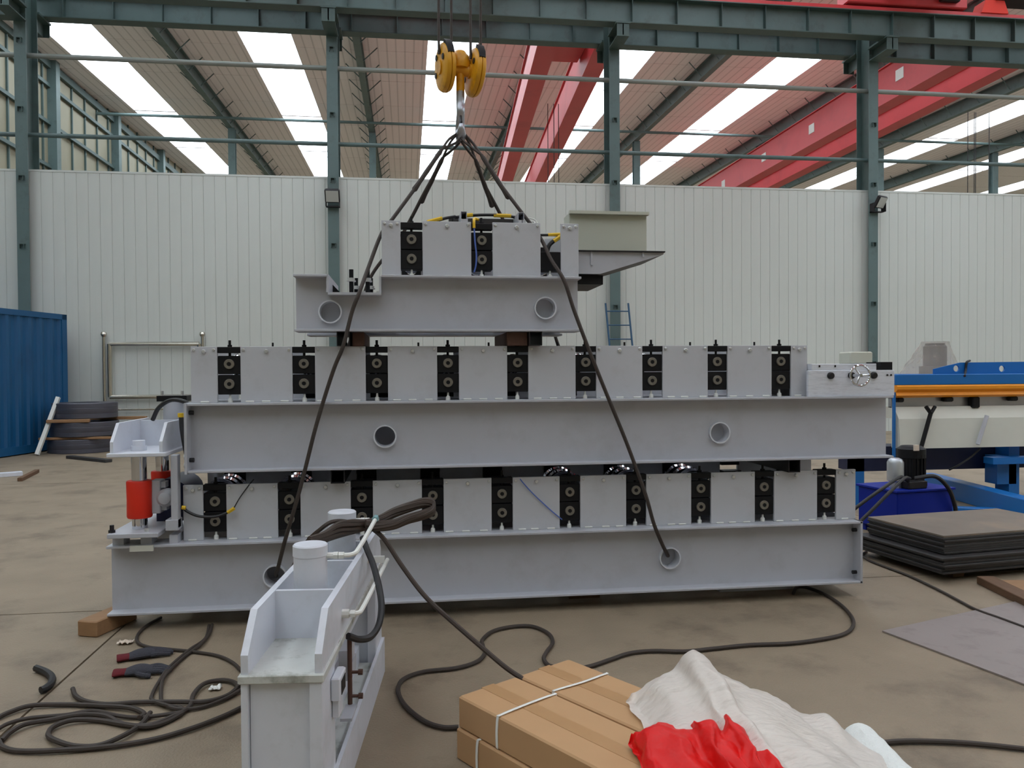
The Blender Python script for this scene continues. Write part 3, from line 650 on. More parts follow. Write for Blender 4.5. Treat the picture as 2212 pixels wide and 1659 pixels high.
# inner web, moving blade carrier and die
pb().box(-.07, .045, .21, PL-.21, .12, .20).build('lower_die', 'pgrey', fp, False)
pb().box(-.085, .06, .23, PL-.23, .36, .516, .004).build('blade_carrier', 'pgrey', fp, False)
pb().box(-.01, .01, .26, PL-.26, .22, .36).build('blade', 'steel', fp, False)
for v in (.33, PL-.33): pb().cyl((0, v, .2), (0, v, .36), .03, seg=16).build('guide_post', 'chrome', fp)
pb().box(.122, .152, .13, .24, .40, .475, .004).box(.122, .145, .15, .22, .34, .40, .003).build('limit_switch', 'pgrey', fp, False)
pb().box(.1525, .154, .15, .22, .415, .46).build('switch_plate', 'black', fp, False)
for v, w in ((.62, .33), (.66, .26)): pb().box(.06, .10, v, v+.13, w, w+.06).build('die_block', 'grey', fp, False)
rp = pb().cyl((.135, .42, .27), (.135, .42, .515), .0085, seg=8).build('adjusting_rod', 'rust', fp)
for w in (.30, .385): pb().cyl((.13, .42, w), (.175, .42, w), .006, seg=6).cyl((.165, .42, w), (.18, .42, w), .011, seg=8).build('thumb_screw', 'rust', rp)
pb().box(.12, .16, .3, .42, .262, .272).build('rod_bracket', 'grey', fp, False)
# hydraulic pipework
pb().tube(crom([(.118, .425, .80), (.135, .427, .80), (.15, .445, .801), (.156, .48, .803), (.16, .62, .812), (.163, .78, .824), (.165, .92, .835)], 6), .0085, 8).build('pipe', 'white', fp)
pb().cyl((.165, .90, .835), (.165, .935, .838), .013, seg=6).build('pipe_union', 'teal', fp)
pb().tube(crom([(.118, 1.075, .80), (.135, 1.075, .80), (.155, 1.05, .805), (.163, .97, .825)], 6), .0085, 8).build('pipe', 'white', fp)
pb().tube(crom([(.121, .36, .612), (.16, .36, .612), (.176, .37, .612), (.182, .40, .613), (.186, .55, .617), (.19, .75, .622), (.194, .95, .628), (.196, 1.06, .631)], 6), .0085, 8).build('pipe', 'white', fp)
pb().cyl((.121, .36, .612), (.145, .36, .612), .016, seg=8).cyl((.149, .36, .612), (.166, .36, .612), .0135, seg=6).build('port_fitting', 'white', fp)
pb().cyl((.121, 1.0, .645), (.16, 1.0, .645), .014, seg=8).box(.14, .19, .985, 1.015, .635, .66).build('port_fitting', 'white', fp)
pb().cyl((.190, .74, .622), (.188, .74, .65), .010, seg=8).build('pipe_union', 'teal', fp)
MB().tube(crom([PY(783, 1160, 3.32), PY(792, 1185, 3.28), PY(806, 1220, 3.2), PY(818, 1265, 3.08), PY(824, 1310, 2.98), PY(818, 1350, 2.92), PY(800, 1376, 2.88), PY(775, 1381, 2.84), PY(752, 1374, 2.80)], 6), .0125, 8).build('hose', 'hose', fp)
# bundle of cables thrown over the press
bn = thing('cable_bundle', 'dark brown bundle of cables looped over the foreground cutting press', 'cable', PY(790, 1135, 3.4))
core = [(668, 1172, 2.98), (700, 1160, 3.1), (730, 1145, 3.25), (760, 1138, 3.35), (792, 1133, 3.42), (820, 1124, 3.45), (850, 1108, 3.5), (885, 1095, 3.52), (915, 1086, 3.54), (934, 1088, 3.55), (935, 1102, 3.53), (915, 1112, 3.5), (880, 1122, 3.47), (850, 1133, 3.44), (815, 1137, 3.4), (790, 1134, 3.38)]
for k in range(8):
    a = 2*math.pi*k/8; d = Vector((0, .014*math.cos(a), .014*math.sin(a)))
    pts = []
    for i, (x, y, Y) in enumerate(core):
        tw = a+i*.35; sp_ = .024 if 2 <= i <= 3 else .014
        pts.append(PY(x, y, Y)+Vector((0, sp_*math.cos(tw), sp_*math.sin(tw))))
    MB().tube(crom(pts, 5), .0095, 6).build('strand', 'bundle', bn)
MB().tube(crom([PY(632, 1228, 3.6), PY(645, 1200, 3.5), PY(665, 1168, 3.4), PY(690, 1145, 3.35), PY(715, 1128, 3.35), PY(742, 1126, 3.4), PY(775, 1134, 3.42)], 6), .0095, 6).build('strand', 'bundle', bn)
MB().tube(crom([PY(800, 1138, 3.42), PY(830, 1165, 3.4), PY(870, 1225, 3.36), PY(920, 1290, 3.3), PY(985, 1350, 3.24), PY(1045, 1402, 3.18), PY(1090, 1440, 3.13), PY(1122, 1462, 3.10), PY(1150, 1478, 3.05)], 8), .0105, 8).build('trailing_cable', 'bundle', bn)

# ================================================================== HOOK BLOCK AND SLINGS
hk = thing('hook_block', 'yellow crane hook block with two sheaves hanging over the machines', 'hook', (.335, 5.1, 2.95))
def sheave(px, py, tilt, lab):
    c = PY(px, py, 5.1)
    ax = Vector((math.cos(tilt), .24, math.sin(tilt)*.6)).normalized()
    s_ = MB().lathe(c-ax*.036, ax*.072, [(0, .05), (0, .12), (.12, .143), (.35, .152), (.46, .152), (.5, .143), (.54, .152), (.65, .152), (.88, .143), (1, .12), (1, .05)], 32).build('sheave', 'yellow', hk)
    n = ax; u = n.cross(Vector((0, 0, 1))).normalized(); w = u.cross(n).normalized()
    MB().lathe(c-ax*.045, ax*.09, [(0, .045), (1, .045)], 16).build('sheave_hub', 'yellow', s_)
    for a in (.4, 1.3, 2.2, 3.4):
        q = c-ax*.038+(u*math.cos(a)+w*math.sin(a))*.095
        MB().lathe(q, -ax*.004, [(0, .02), (1, .02)], 8).build('lightening_slot', 'dark', s_)
    q = c+w*.12-u*.07 if False else c+w*.11
    T_ = Matrix.Translation(c) @ Matrix((( u.x, n.x, w.x, 0), (u.y, n.y, w.y, 0), (u.z, n.z, w.z, 0), (0, 0, 0, 1)))
    MB(T_).prism([(.05, .135), (.06, .158), (.10, .135), (.135, .09), (.148, .05), (.13, .04), (.105, .09)], 'y', -.02, .02).build('rope_guard', 'black', s_)
    return c
cA = sheave(962, 146, .1, '')
cB = sheave(1026, 157, -.1, '')
MB().cyl(cA, cB, .038, seg=18).build('axle', 'yellow', hk)
xm = (cA.x+cB.x)/2
MB().lathe((xm, 5.1, 3.38), (0, 0, .11), [(0, .06), (.3, .066), (.75, .055), (.9, .04), (1, .034)], 18).build('crosshead', 'yellow', hk)
MB().cyl((xm, 5.1, 3.235), (xm, 5.1, 3.42), .027, seg=16).build('swivel_neck', 'yellow', hk)
hkp = [(xm, 5.1, 3.24), (xm, 5.1, 3.16), (xm, 5.09, 3.10), (xm, 5.135, 3.05), (xm, 5.15, 3.0), (xm, 5.12, 2.955), (xm, 5.07, 2.945), (xm, 5.03, 2.975), (xm, 5.025, 3.01)]
MB().tube(crom(hkp, 6), lambda t: .027 if t < .3 else .027+.006*math.sin(math.pi*(t-.3)/.7)-.014*max(0, t-.75)/.25, 12).build('hook', 'steel', hk)
MB().tube([(xm, 5.10, 3.09), (xm, 5.06, 3.06), (xm, 5.03, 3.02)], .008, 6).build('safety_latch', 'dark', hk)
for i, px in enumerate((947, 976, 1015, 1040)):
    c = PY(px, 90, 5.1); y = 5.1+(-.05 if i % 2 == 0 else .06)
    MB().cyl((c.x, y, 3.45 if i < 2 else 3.43), (c.x+.02, 5.12, 9.6), .0085, seg=6).build('hoist_rope', 'rope', hk)
def sling(lab, top, pts, eye):
    t = thing('wire_rope_sling', lab, 'sling', pts[-1], 'wire rope slings on the hook')
    P = crom(pts, 10); n = len(P)
    MB().tube(P, .0115, 8).build('rope_leg', 'rope', t)
    # two strands of the eye, from the hook to the splice
    s0 = P[0]
    for sx in (-1, 1):
        m1 = (Vector(top)*.6+s0*.4)+Vector((sx*eye, .02*sx, 0))
        MB().tube(crom([Vector(top)+Vector((sx*.02, 0, .01)), m1, s0], 8), .0085, 6).build('eye_strand', 'rope', t)
    d = (P[min(n-1, 10)]-s0)
    MB().lathe(s0, d.normalized()*.34, [(0, .010), (.08, .015), (.3, .0135), (.55, .0155), (.8, .014), (.97, .018), (1, .012)], 8).build('splice', 'rope', t)
HT = (xm, 5.08, 2.955)
sling('front wire rope sling leg ending in the beam hole behind the foreground press', HT,
      [PY(955, 322, 4.98), PY(905, 395, 4.92), PY(850, 470, 4.83), PY(824, 505, 4.80), PY(795, 580, 4.72), PY(776, 632, 4.625), PY(760, 675, 4.62), PY(742, 745, 4.60), PY(722, 795, 4.61), PY(700, 862, 4.62), PY(680, 930, 4.615), PY(660, 1010, 4.615), PY(640, 1085, 4.60), PY(615, 1170, 4.62), PY(601, 1225, 4.66), PY(596, 1240, 4.74), PY(597, 1243, 4.9)], .03)
sling('front wire rope sling leg ending in the beam hole on the handwheel side', HT,
      [PY(1040, 335, 4.98), PY(1075, 390, 4.93), PY(1120, 450, 4.85), PY(1165, 510, 4.80), PY(1190, 560, 4.70), PY(1218, 605, 4.63), PY(1240, 670, 4.62), PY(1272, 755, 4.60), PY(1310, 850, 4.61), PY(1345, 935, 4.615), PY(1370, 1000, 4.615), PY(1395, 1070, 4.60), PY(1412, 1130, 4.61), PY(1428, 1170, 4.65), PY(1440, 1195, 4.72), PY(1445, 1204, 4.9)], .03)
sling('wire rope sling leg dropping behind the adjusting screw of the top machine', HT,
      [PY(957, 340, 5.12), PY(940, 375, 5.18), PY(915, 420, 5.25), PY(888, 472, 5.33), PY(860, 520, 5.40), PY(800, 600, 5.46), PY(770, 700, 5.46), PY(748, 760, 5.46), PY(730, 820, 5.46), PY(700, 950, 5.46), PY(670, 1080, 5.45)], .025)
sling('wire rope sling leg dropping behind the yellow taped conduit of the top machine', HT,
      [PY(1027, 345, 5.12), PY(1045, 395, 5.2), PY(1075, 452, 5.3), PY(1100, 500, 5.38), PY(1150, 600, 5.46), PY(1190, 690, 5.46), PY(1202, 735, 5.46), PY(1225, 800, 5.46), PY(1270, 950, 5.46), PY(1310, 1080, 5.45)], .025)

# ================================================================== CARTONS AND BAGS (front right)
CA = Vector((.177, 2.94, 0)); CD = Vector((.54, -.842, 0)).normalized(); CWd = Vector((.842, .54, 0)).normalized()
CT = Matrix(((CWd.x, -CD.x, 0, CA.x), (CWd.y, -CD.y, 0, CA.y), (0, 0, 1, 0), (0, 0, 0, 1)))   # u across, v away from viewer (0 = far end), w up
def carton(u0, u1, z0, z1, lab, ds, straps=((.22, .012), (.72, .0))):
    t = thing('carton', lab, 'carton', CT @ Vector(((u0+u1)/2, -.5, z0)), 'strapped cartons')
    L0, L1 = -1.05+ds, ds
    MB(CT).box(u0, u1, L0, L1, z0, z1, .006).build('box', 'carton', t, False)
    um = (u0+u1)/2
    MB(CT).box(um-.03, um+.03, L0+.005, L1+.002, z1-.001, z1+.0012).box(um-.03, um+.03, L1, L1+.002, z1-.06, z1).build('packing_tape', 'tape', t, False)
    up = 1 if z0 > 0 else .12
    for v, sk in straps:
        p = [(u0-.002, L1-v, z0+.002), (u0-.003, L1-v, (z0+z1)/2), (u0-.001, L1-v-.004, z1-.004), (u0+.012, L1-v-.006, z1+.004*up), (um, L1-v-sk-.004, z1+.007*up), (u1-.012, L1-v-sk, z1+.004*up), (u1+.001, L1-v-sk, z1-.006), (u1+.002, L1-v-sk, z0+.01)]
        vs = []; fs = []
        P = crom(p, 5)
        for q in P: vs += [(q.x, q.y-.006, q.z), (q.x, q.y+.006, q.z)]
        for i in range(len(P)-1): fs.append((2*i, 2*i+1, 2*i+3, 2*i+2))
        o = MB(CT).add(vs, fs).build('strap', 'strap', t)
        so = o.modifiers.new('thickness', 'SOLIDIFY'); so.thickness = .002
h = .1175
carton(.0, .282, h, 2*h, 'brown strapped carton at the near left, on the upper layer', 0, ((.23, .0), (.83, .0)))
carton(.295, .575, h, 2*h, 'brown strapped carton on the upper layer, partly under the white plastic film', .0, ((.20, .02), (.80, .0)))
carton(-.008, .278, 0, h-.001, 'brown strapped carton on the lower layer, at the end nearest the press', .004, ((.13, .0), (.75, 0)))
carton(.292, .572, 0, h-.001, 'brown strapped carton on the lower layer, under the white plastic film', .004)
def crumple(rows, amp, sc, seed):
    out = []
    for r in rows:
        o = []
        for p in r:
            p = Vector(p); q = p*sc+Vector((seed, seed*2, 0))
            d = Vector((noise.noise(q), noise.noise(q+Vector((9, 0, 0))), noise.noise(q+Vector((0, 9, 0)))))
            d2 = Vector((noise.noise(q*2.7), noise.noise(q*2.7+Vector((5, 0, 0))), abs(noise.noise(q*2.7+Vector((0, 5, 0))))))
            o.append(p+d*amp+d2*amp*.5)
        out.append(o)
    return out
def heap(ridge, back, front, zb, n=90, m=34, amp=.03, sc=7, seed=1, fold=.02, ff=1.0):
    # a film heap: a ridge line, falling away behind and towards the viewer
    R = crom(ridge, max(1, n//(len(ridge)-1))); rows = []
    for i, p in enumerate(R):
        t = i/(len(R)-1); row = []; zbase = zb(t) if callable(zb) else zb
        fr = front(t) if callable(front) else front
        for j in range(m+1):
            s = -1+2.*j/m
            if s < 0:
                a = -s; y = p.y+back*(1-(1-a)**1.5); z = p.z+(zbase-p.z)*(a**1.4)
            else:
                a = s; y = p.y-fr*(a**ff); z = p.z+(zbase-p.z)*(a**1.25)
            fo = fold*math.sin(t*46+3*math.sin(s*3))*(.3+abs(s))
            row.append((p.x+fo*.4, y, max(zbase-.01, z+fo)))
        rows.append(row)
    rows = crumple(rows, amp, sc, seed)
    for r in rows:
        for q in r: q.z = max(q.z, .006)
    return MB().grid(rows)
rid = [PY(x, y, Y) for x, y, Y in ((1372, 1560, 2.66), (1385, 1530, 2.70), (1420, 1468, 2.76), (1462, 1446, 2.78), (1480, 1418, 2.78), (1500, 1406, 2.78), (1522, 1414, 2.78), (1548, 1454, 2.77), (1600, 1482, 2.75), (1700, 1528, 2.70), (1740, 1544, 2.68), (1790, 1548, 2.64), (1835, 1578, 2.60), (1880, 1615, 2.52), (1925, 1650, 2.45), (1970, 1700, 2.36))]
fo = solo(heap(rid, .10, lambda t: .34+.25*math.sin(math.pi*t), lambda t: .256 if t < .55 else .256-.246*min(1, (t-.55)/.25), n=150, m=44, amp=.014, sc=9, seed=3, fold=.008),
          'plastic_film', 'plastic', 'crumpled white plastic film thrown over the cartons', 'plastic film')
rid = [PY(x, y, Y) for x, y, Y in ((1374, 1680, 2.36), (1380, 1625, 2.38), (1398, 1585, 2.40), (1440, 1572, 2.41), (1495, 1576, 2.41), (1512, 1556, 2.41), (1535, 1562, 2.41), (1556, 1575, 2.41), (1576, 1547, 2.41), (1592, 1566, 2.40), (1612, 1582, 2.40), (1632, 1588, 2.39), (1645, 1625, 2.38), (1660, 1690, 2.36))]
solo(heap(rid, .09, .26, .256, n=120, m=40, amp=.016, sc=12, seed=8, fold=.012), 'plastic_bag', 'redbag', 'crumpled red plastic bag lying on the strapped cartons', 'bag')
# white foam roll on the floor beside the film
fa = PZ(1848, 1590, .075); fb = PZ(1990, 1740, .075)
rows = []
for i in range(40):
    t = i/39; c = fa+(fb-fa)*t; rr = .062*(1 if .04 < t else (t/.04)**.4*.98+.02)
    d = (fb-fa).normalized(); s_ = d.cross(Vector((0, 0, 1))).normalized(); w_ = Vector((0, 0, 1))
    rows.append([c+(s_*math.cos(2*math.pi*k/24)+w_*math.sin(2*math.pi*k/24))*(rr*(1+.10*noise.noise(Vector((t*9, math.cos(k*.26)*2, math.sin(k*.26)*2))))) for k in range(24)])
fr_ = MB().grid(rows, True)
solo(fr_, 'foam_roll', 'foam', 'fuzzy white foam roll beside the plastic film', 'foam roll')

# ================================================================== CABLES AND LITTER ON THE FLOOR
def cable(px, r, name, mt, lab, cat, group=None, n=8, off=(0, 1104, 2.989), raw=False, lift=0):
    pts = []
    for i, (x, y) in enumerate(px):
        X, Y = (x, y) if raw else (off[0]+x/off[2], off[1]+y/off[2])
        p = PZ(X, Y, r); p.z = r+.002+lift*(i % 3); pts.append(p)
    return solo(MB().tube(crom(pts, n), r, 8), name, mt, lab, cat, group)
cable([(990, 1572), (955, 1572), (915, 1558), (875, 1525), (860, 1492), (872, 1468), (915, 1452), (985, 1444), (1030, 1430), (1047, 1412), (1043, 1395), (1042, 1383), (1065, 1364), (1110, 1354), (1150, 1354), (1183, 1368), (1194, 1388), (1180, 1410), (1175, 1425), (1190, 1440), (1235, 1446), (1275, 1440), (1320, 1425), (1360, 1412), (1410, 1407), (1480, 1408), (1540, 1402), (1620, 1394), (1700, 1391), (1760, 1384), (1815, 1373), (1840, 1358), (1842, 1338), (1825, 1315), (1795, 1292), (1762, 1276), (1735, 1268), (1720, 1270), (1714, 1282)],
      .0105, 'floor_cable', 'cable', 'dark rubber cable looping across the floor in front of the bottom machine', 'cable', raw=True)
cable([(1868, 1178), (1872, 1190), (1862, 1200), (1880, 1212), (1915, 1226), (1965, 1245), (2030, 1276), (2075, 1300), (2110, 1318), (2160, 1336), (2230, 1362)], .0085, 'floor_cable', 'cable', 'dark cable running past the stack of steel plates', 'cable', raw=True)
cable([(1900, 1606), (1960, 1602), (2050, 1604), (2130, 1610), (2240, 1622)], .0105, 'floor_cable', 'cable', 'dark cable running from the foam roll along the floor', 'cable', raw=True)
G = 'cables coiled beside the foreground press'
cable([(1040, 690), (950, 740), (890, 800), (890, 850), (960, 880), (1080, 893), (1230, 908), (1400, 935), (1500, 980), (1560, 1035)], .0085, 'welding_cable', 'cable', 'thin dark cable curling out from under the bottom machine towards the press', 'cable', G)
cable([(1370, 735), (1350, 800), (1290, 875), (1200, 935), (1110, 1020), (1050, 1100), (1040, 1210), (1060, 1255), (1150, 1290), (1300, 1270), (1450, 1220), (1580, 1150)], .0085, 'welding_cable', 'cable', 'dark cable coming from under the bottom machine and passing the gloves', 'cable', G, lift=.003)
cable([(1350, 740), (1325, 830), (1235, 900), (1160, 950), (1080, 1030), (1030, 1110), (985, 1180), (985, 1230), (1080, 1270), (1160, 1270), (1190, 1300), (1100, 1325), (900, 1335), (760, 1330), (600, 1305), (420, 1320), (200, 1345), (60, 1385), (-20, 1415)], .0085, 'welding_cable', 'cable', 'dark cable running from the machine past the gloves to the edge of the coil', 'cable', G, lift=.004)
cable([(470, 1150), (490, 1200), (560, 1238), (700, 1250), (900, 1240), (1150, 1240), (1330, 1232), (1470, 1195), (1540, 1140), (1580, 1090)], .0105, 'welding_cable', 'cable', 'thick dark cable with its cut end sticking up from the coil', 'cable', G, lift=.002)
cable([(-30, 1345), (60, 1305), (200, 1265), (420, 1252), (640, 1262), (840, 1280), (930, 1310), (900, 1340)], .0105, 'welding_cable', 'cable', 'thick dark cable arching over the far side of the coil', 'cable', G, lift=.002)
cable([(10, 1485), (60, 1440), (160, 1390), (330, 1350), (520, 1322), (680, 1335), (800, 1380), (960, 1390), (1100, 1345), (1220, 1270), (1250, 1190), (1320, 1125), (1430, 1095), (1510, 1112), (1545, 1150)], .0105, 'welding_cable', 'cable', 'thick dark cable snaking around the white wad of paper', 'cable', G, lift=.003)
cable([(1580, 1262), (1440, 1330), (1250, 1405), (1000, 1475), (700, 1525), (350, 1553), (120, 1553), (20, 1530), (-10, 1490)], .0105, 'welding_cable', 'cable', 'thick dark cable sweeping along the near side of the coil', 'cable', G, lift=.001)
cable([(970, 1305), (910, 1385), (800, 1460), (640, 1515), (480, 1525), (360, 1495), (312, 1450), (345, 1400), (470, 1362), (640, 1355), (800, 1385), (940, 1405), (1060, 1370), (1180, 1310)], .0105, 'welding_cable', 'cable', 'thick dark cable laid in a closed loop inside the coil', 'cable', G, lift=.003)
cable([(78, 1444), (98, 1452), (112, 1464), (110, 1478), (98, 1488), (88, 1492)], .017, 'hose_offcut', 'hose', 'short bent offcut of black hose lying on the floor', 'hose', raw=True)
def glove(px, py, yaw, lab, flip=1):
    p = PZ(px, py, 0); T = Matrix.Translation(p) @ Matrix.Rotation(yaw, 4, 'Z')
    t = thing('work_glove', lab, 'glove', p, 'work gloves on the floor')
    g = MB(T); rows = []
    for i in range(13):
        a = i/12; w = .038+.012*math.sin(math.pi*min(1, a*1.05)); hh = .016+.007*math.sin(math.pi*a)
        rows.append([(-.02+.12*a, w*math.cos(2*math.pi*k/14), hh+.95*hh*math.sin(2*math.pi*k/14)) for k in range(14)])
    g.grid(rows, True)
    for k, (y, l) in enumerate(((-.036, .07), (-.013, .085), (.011, .08), (.034, .062))):
        g.tube(crom([(.08, y, .018), (.12, y*1.15, .02), (.10+l, y*1.2-.006*k, .012)], 5), lambda q: .0125-.003*q*q, 8)
    g.tube(crom([(.03, flip*.035, .018), (.06, flip*.068, .018), (.10, flip*.075, .012)], 5), .012, 8)
    g.build('glove_body', 'glove', t)
    cr = []
    for i in range(6):
        a = i/5; w = .036+.004*math.sin(a*7)
        cr.append([(-.075+.06*a, w*math.cos(2*math.pi*k/14), .017+.015*math.sin(2*math.pi*k/14)) for k in range(14)])
    MB(T).grid(cr, True).build('cuff', 'cuff', t)
glove(288, 1424, math.radians(20), 'dark grey knit glove with a maroon cuff, nearer the bottom machine')
glove(282, 1458, math.radians(8), 'dark grey knit glove with a maroon cuff, nearer the cable coil', -1)
def scrap(px, py, sx, sy, lab, seed, mt='paper'):
    p = PZ(px, py, .0); rows = []
    for i in range(9): rows.append([p+Vector(((i/8-.5)*sx, (j/8-.5)*sy, .006+abs(noise.noise(Vector((i*.5, j*.5, seed))))*.02)) for j in range(9)])
    o = solo(MB().grid(rows), 'paper_scrap', mt, lab, 'paper'); s_ = o.modifiers.new('t', 'SOLIDIFY'); s_.thickness = .002
scrap(271, 1391, .075, .05, 'small pinkish paper scrap beside the timber block', 1.5)
scrap(465, 1490, .05, .045, 'small white wad of paper inside the cable coil', 4.2, 'white')
T = Matrix.Translation(PZ(48, 1031, 0))
def stick(p, q, w, hgt, mt, name, lab, cat):
    p, q = PZ(*p), PZ(*q); d = q-p; T_ = Matrix.Translation(p) @ Matrix.Rotation(math.atan2(d.y, d.x), 4, 'Z')
    solo(MB(T_).box(0, d.length, -w/2, w/2, 0, hgt, .004), name, mt, lab, cat)
stick((-30, 1033), (48, 1027), .12, .06, 'pgrey', 'batten', 'pale batten lying on the open floor at the left', 'batten')
stick((43, 1040), (80, 1021), .06, .05, 'woodd', 'batten', 'short brown batten lying on the open floor beside the pale one', 'batten')
stick((150, 990), (235, 999), .12, .05, 'plated', 'steel_bar', 'dark steel bar lying on the floor in front of the strip coils', 'bar')

# ================================================================== LEFT BACKGROUND
# ---- shipping container (its long corrugated side faces the machines)
cd = Vector((-.232, -.973, 0)); cl = Vector((-.973, .232, 0)); cb0 = Vector((-6.51, 16.28, 0)); CH = 2.575
KT = Matrix(((cd.x, cl.x, 0, cb0.x), (cd.y, cl.y, 0, cb0.y), (0, 0, 1, 0), (0, 0, 0, 1)))
ct = thing('shipping_container', 'blue corrugated shipping container against the white partition', 'container', cb0)
pr_ = []; x = .12; k = 0
while x < 5.85:
    pr_ += [(x, .0), (x+.07, .0), (x+.105, .036), (x+.175, .036)]; x += .28
pr_ = [(a, b+.012) for a, b in pr_]
MB(KT).grid([[(a, b, .16) for a, b in pr_], [(a, b, CH-.1) for a, b in pr_]]).build('corrugated_side', 'blue', ct, False)
for u in (0, 5.9): MB(KT).box(u, u+.14, 0, .16, 0, CH).build('corner_post', 'blue', ct, False)
MB(KT).box(.0, 6.0, 0, .08, CH-.1, CH).build('top_rail', 'blue', ct, False)
MB(KT).box(.0, 6.0, 0, .08, .02, .16).build('bottom_rail', 'blue', ct, False)
MB(KT).box(.02, 6.0, .06, 1.98, CH-.04, CH-.02).build('roof_panel', 'blue', ct, False)
MB(KT).box(.02, .06, .06, 1.98, .02, CH-.03).build('end_panel', 'blue', ct, False)
MB(KT).box(5.95, 5.99, .06, 1.98, .02, CH-.03).build('end_panel', 'blue', ct, False)
MB(KT).box(.02, 6.0, 1.94, 1.98, .02, CH-.03).build('far_side', 'blue', ct, False)
# ---- strip coils with timber spacers
cc = Vector((-5.98, 15.6, 0))
def coil(z, r, hgt, dx, lab):
    c = cc+Vector((dx, 0, z))
    solo(MB().lathe(c, (0, 0, hgt), [(0, .24), (0, r-.008), (.04, r), (.3, r), (.31, r-.004), (.34, r), (.66, r), (.68, r-.004), (.7, r), (.96, r), (1, r-.008), (1, .24), (0, .24)], 48, False), 'steel_strip_coil', 'coil', lab, 'coil', 'stacked strip coils')
coil(.0, .57, .25, -.02, 'dark steel strip coil at the bottom of the coil stack'); coil(.30, .57, .26, .03, 'dark steel strip coil in the middle of the coil stack'); coil(.625, .545, .28, .04, 'dark steel strip coil on top of the coil stack')
solo(MB().box(-6.55, -5.3, 15.10, 15.20, .255, .297, .005), 'timber_batten', 'wood', 'timber batten between the bottom and middle strip coils', 'batten')
solo(MB().box(-6.45, -5.1, 15.9, 16.0, .255, .297, .005), 'timber_batten', 'wood', 'timber batten at the rear between the lower strip coils', 'batten')
T = Matrix.Translation((-5.9, 15.08, .563)) @ Matrix.Rotation(math.radians(4), 4, 'Z')
solo(MB(T).box(-.48, .22, -.05, .05, 0, .058, .008), 'timber_batten', 'wood', 'bright orange-brown timber batten between the middle and top strip coils', 'batten')
solo(MB().box(-6.2, -4.95, 15.85, 15.93, .563, .62, .005), 'timber_batten', 'wood', 'reddish timber batten sticking out to the right under the top strip coil', 'batten')
p0 = PZ(80, 982, .02); p1 = PY(126, 858, 15.25)
solo(MB().tube([p0, p1], .045, 4), 'white_plank', 'white', 'white plank leaning against the strip coils', 'plank')
# ---- stainless frame behind the coils
sf = thing('stainless_frame', 'stainless steel tube frame with ball-topped posts behind the strip coils', 'frame', (-5.2, 16.80, 0))
for px in (224, 437):
    q = PY(px, 722, 16.80); MB().cyl((q.x, 16.80, 0), (q.x, 16.80, q.z-.05), .03, seg=10).build('post', 'stain', sf)
    MB().lathe((q.x, 16.80, q.z-.06), (0, 0, .12), [(0, .02), (.15, .045), (.5, .06), (.85, .045), (1, .008)], 14).build('ball_cap', 'stain', sf)
xa, xb = PY(236, 722, 16.8).x, PY(430, 722, 16.8).x
for y, r in ((743, .045), (857, .045), (884, .02)):
    z = PY(330, y, 16.8).z; MB().cyl((xa, 16.80, z), (xb, 16.80, z), r, seg=10).build('rail', 'stain', sf)
for x in (xa, xb): MB().cyl((x, 16.80, PY(330, 857, 16.8).z), (x, 16.80, PY(330, 743, 16.8).z), .045, seg=10).build('upright', 'stain', sf)
# ---- ladder at the third column
ld = thing('ladder', 'blue ladder leaning on the partition behind the machines', 'ladder', (4.5, 16.3, 0))
for px, pb_ in ((1308, 1320), (1357, 1367)):
    a = PY(px, 655, 16.55); b = PZ(pb_, 1000, 0); b = Vector((a.x+.18, 16.2, .0)); MB().tube([b, a], .02, 6).build('stile', 'ladder', ld)
for k in range(1, 10):
    z = .3*k; f = z/2.87; MB().cyl((4.19+.18*(1-f), 16.2+.35*f, z), (4.69+.18*(1-f), 16.2+.35*f, z), .013, seg=6).build('rung', 'ladder', ld)

# ================================================================== RIGHT SIDE
# ---- blue folding machine
YB = 7.5
def bz(y): return PY(2070, y, YB).z
def bx_(x): return PY(x, 850, YB).x
BL = bx_(1935); BR = 8.4
bm_ = thing('folding_machine', 'blue sheet folding machine with an orange beam and pale apron, behind the power unit', 'machine', (6.4, YB+.4, 0))
MB().box(BL, BR, YB, YB+.35, bz(831), bz(808), .006).build('top_beam', 'mblue', bm_, False)
lug = [(bx_(2034), bz(808)), (bx_(2034), bz(797)), (bx_(2092), bz(783)), (BR, bz(779)), (BR, bz(808))]
MB().plate(lug, [circ(bx_(2083), bz(796), .034), circ(bx_(2183), bz(797), .034)], YB+.12, YB+.14).build('lug_plate', 'mblue', bm_, False)
MB().prism([(YB-.03, bz(834)), (YB-.03, bz(840)), (YB+.0, bz(846)), (YB-.02, bz(853)), (YB+.03, bz(858)), (YB+.2, bz(858)), (YB+.2, bz(831)), (YB-.01, bz(831))], 'x', BL, BR).build('clamping_beam', 'orange', bm_, False)
MB().box(BL+.02, BR, YB+.1, YB+.16, bz(880), bz(857)).build('tool_rail', 'steel', bm_, False)
for px, w in ((1950, 14), (2055, 18), (2113, 16), (2196, 16)):
    MB().box(bx_(px-w/2), bx_(px+w/2), YB+.02, YB+.1, bz(882 if px == 2113 else 868), bz(858), .01).build('clamp', 'black', bm_, False)
MB().prism([(YB-.02, bz(903)), (YB+.06, bz(878)), (YB+.2, bz(878)), (YB+.2, bz(903))], 'x', BL+.02, BR).build('apron_ledge', 'cream', bm_, False)
MB().prism([(YB-.02, bz(903)), (YB-.05, bz(966)), (YB+.1, bz(966)), (YB+.1, bz(903))], 'x', BL+.02, BR).build('apron', 'cream', bm_, False)
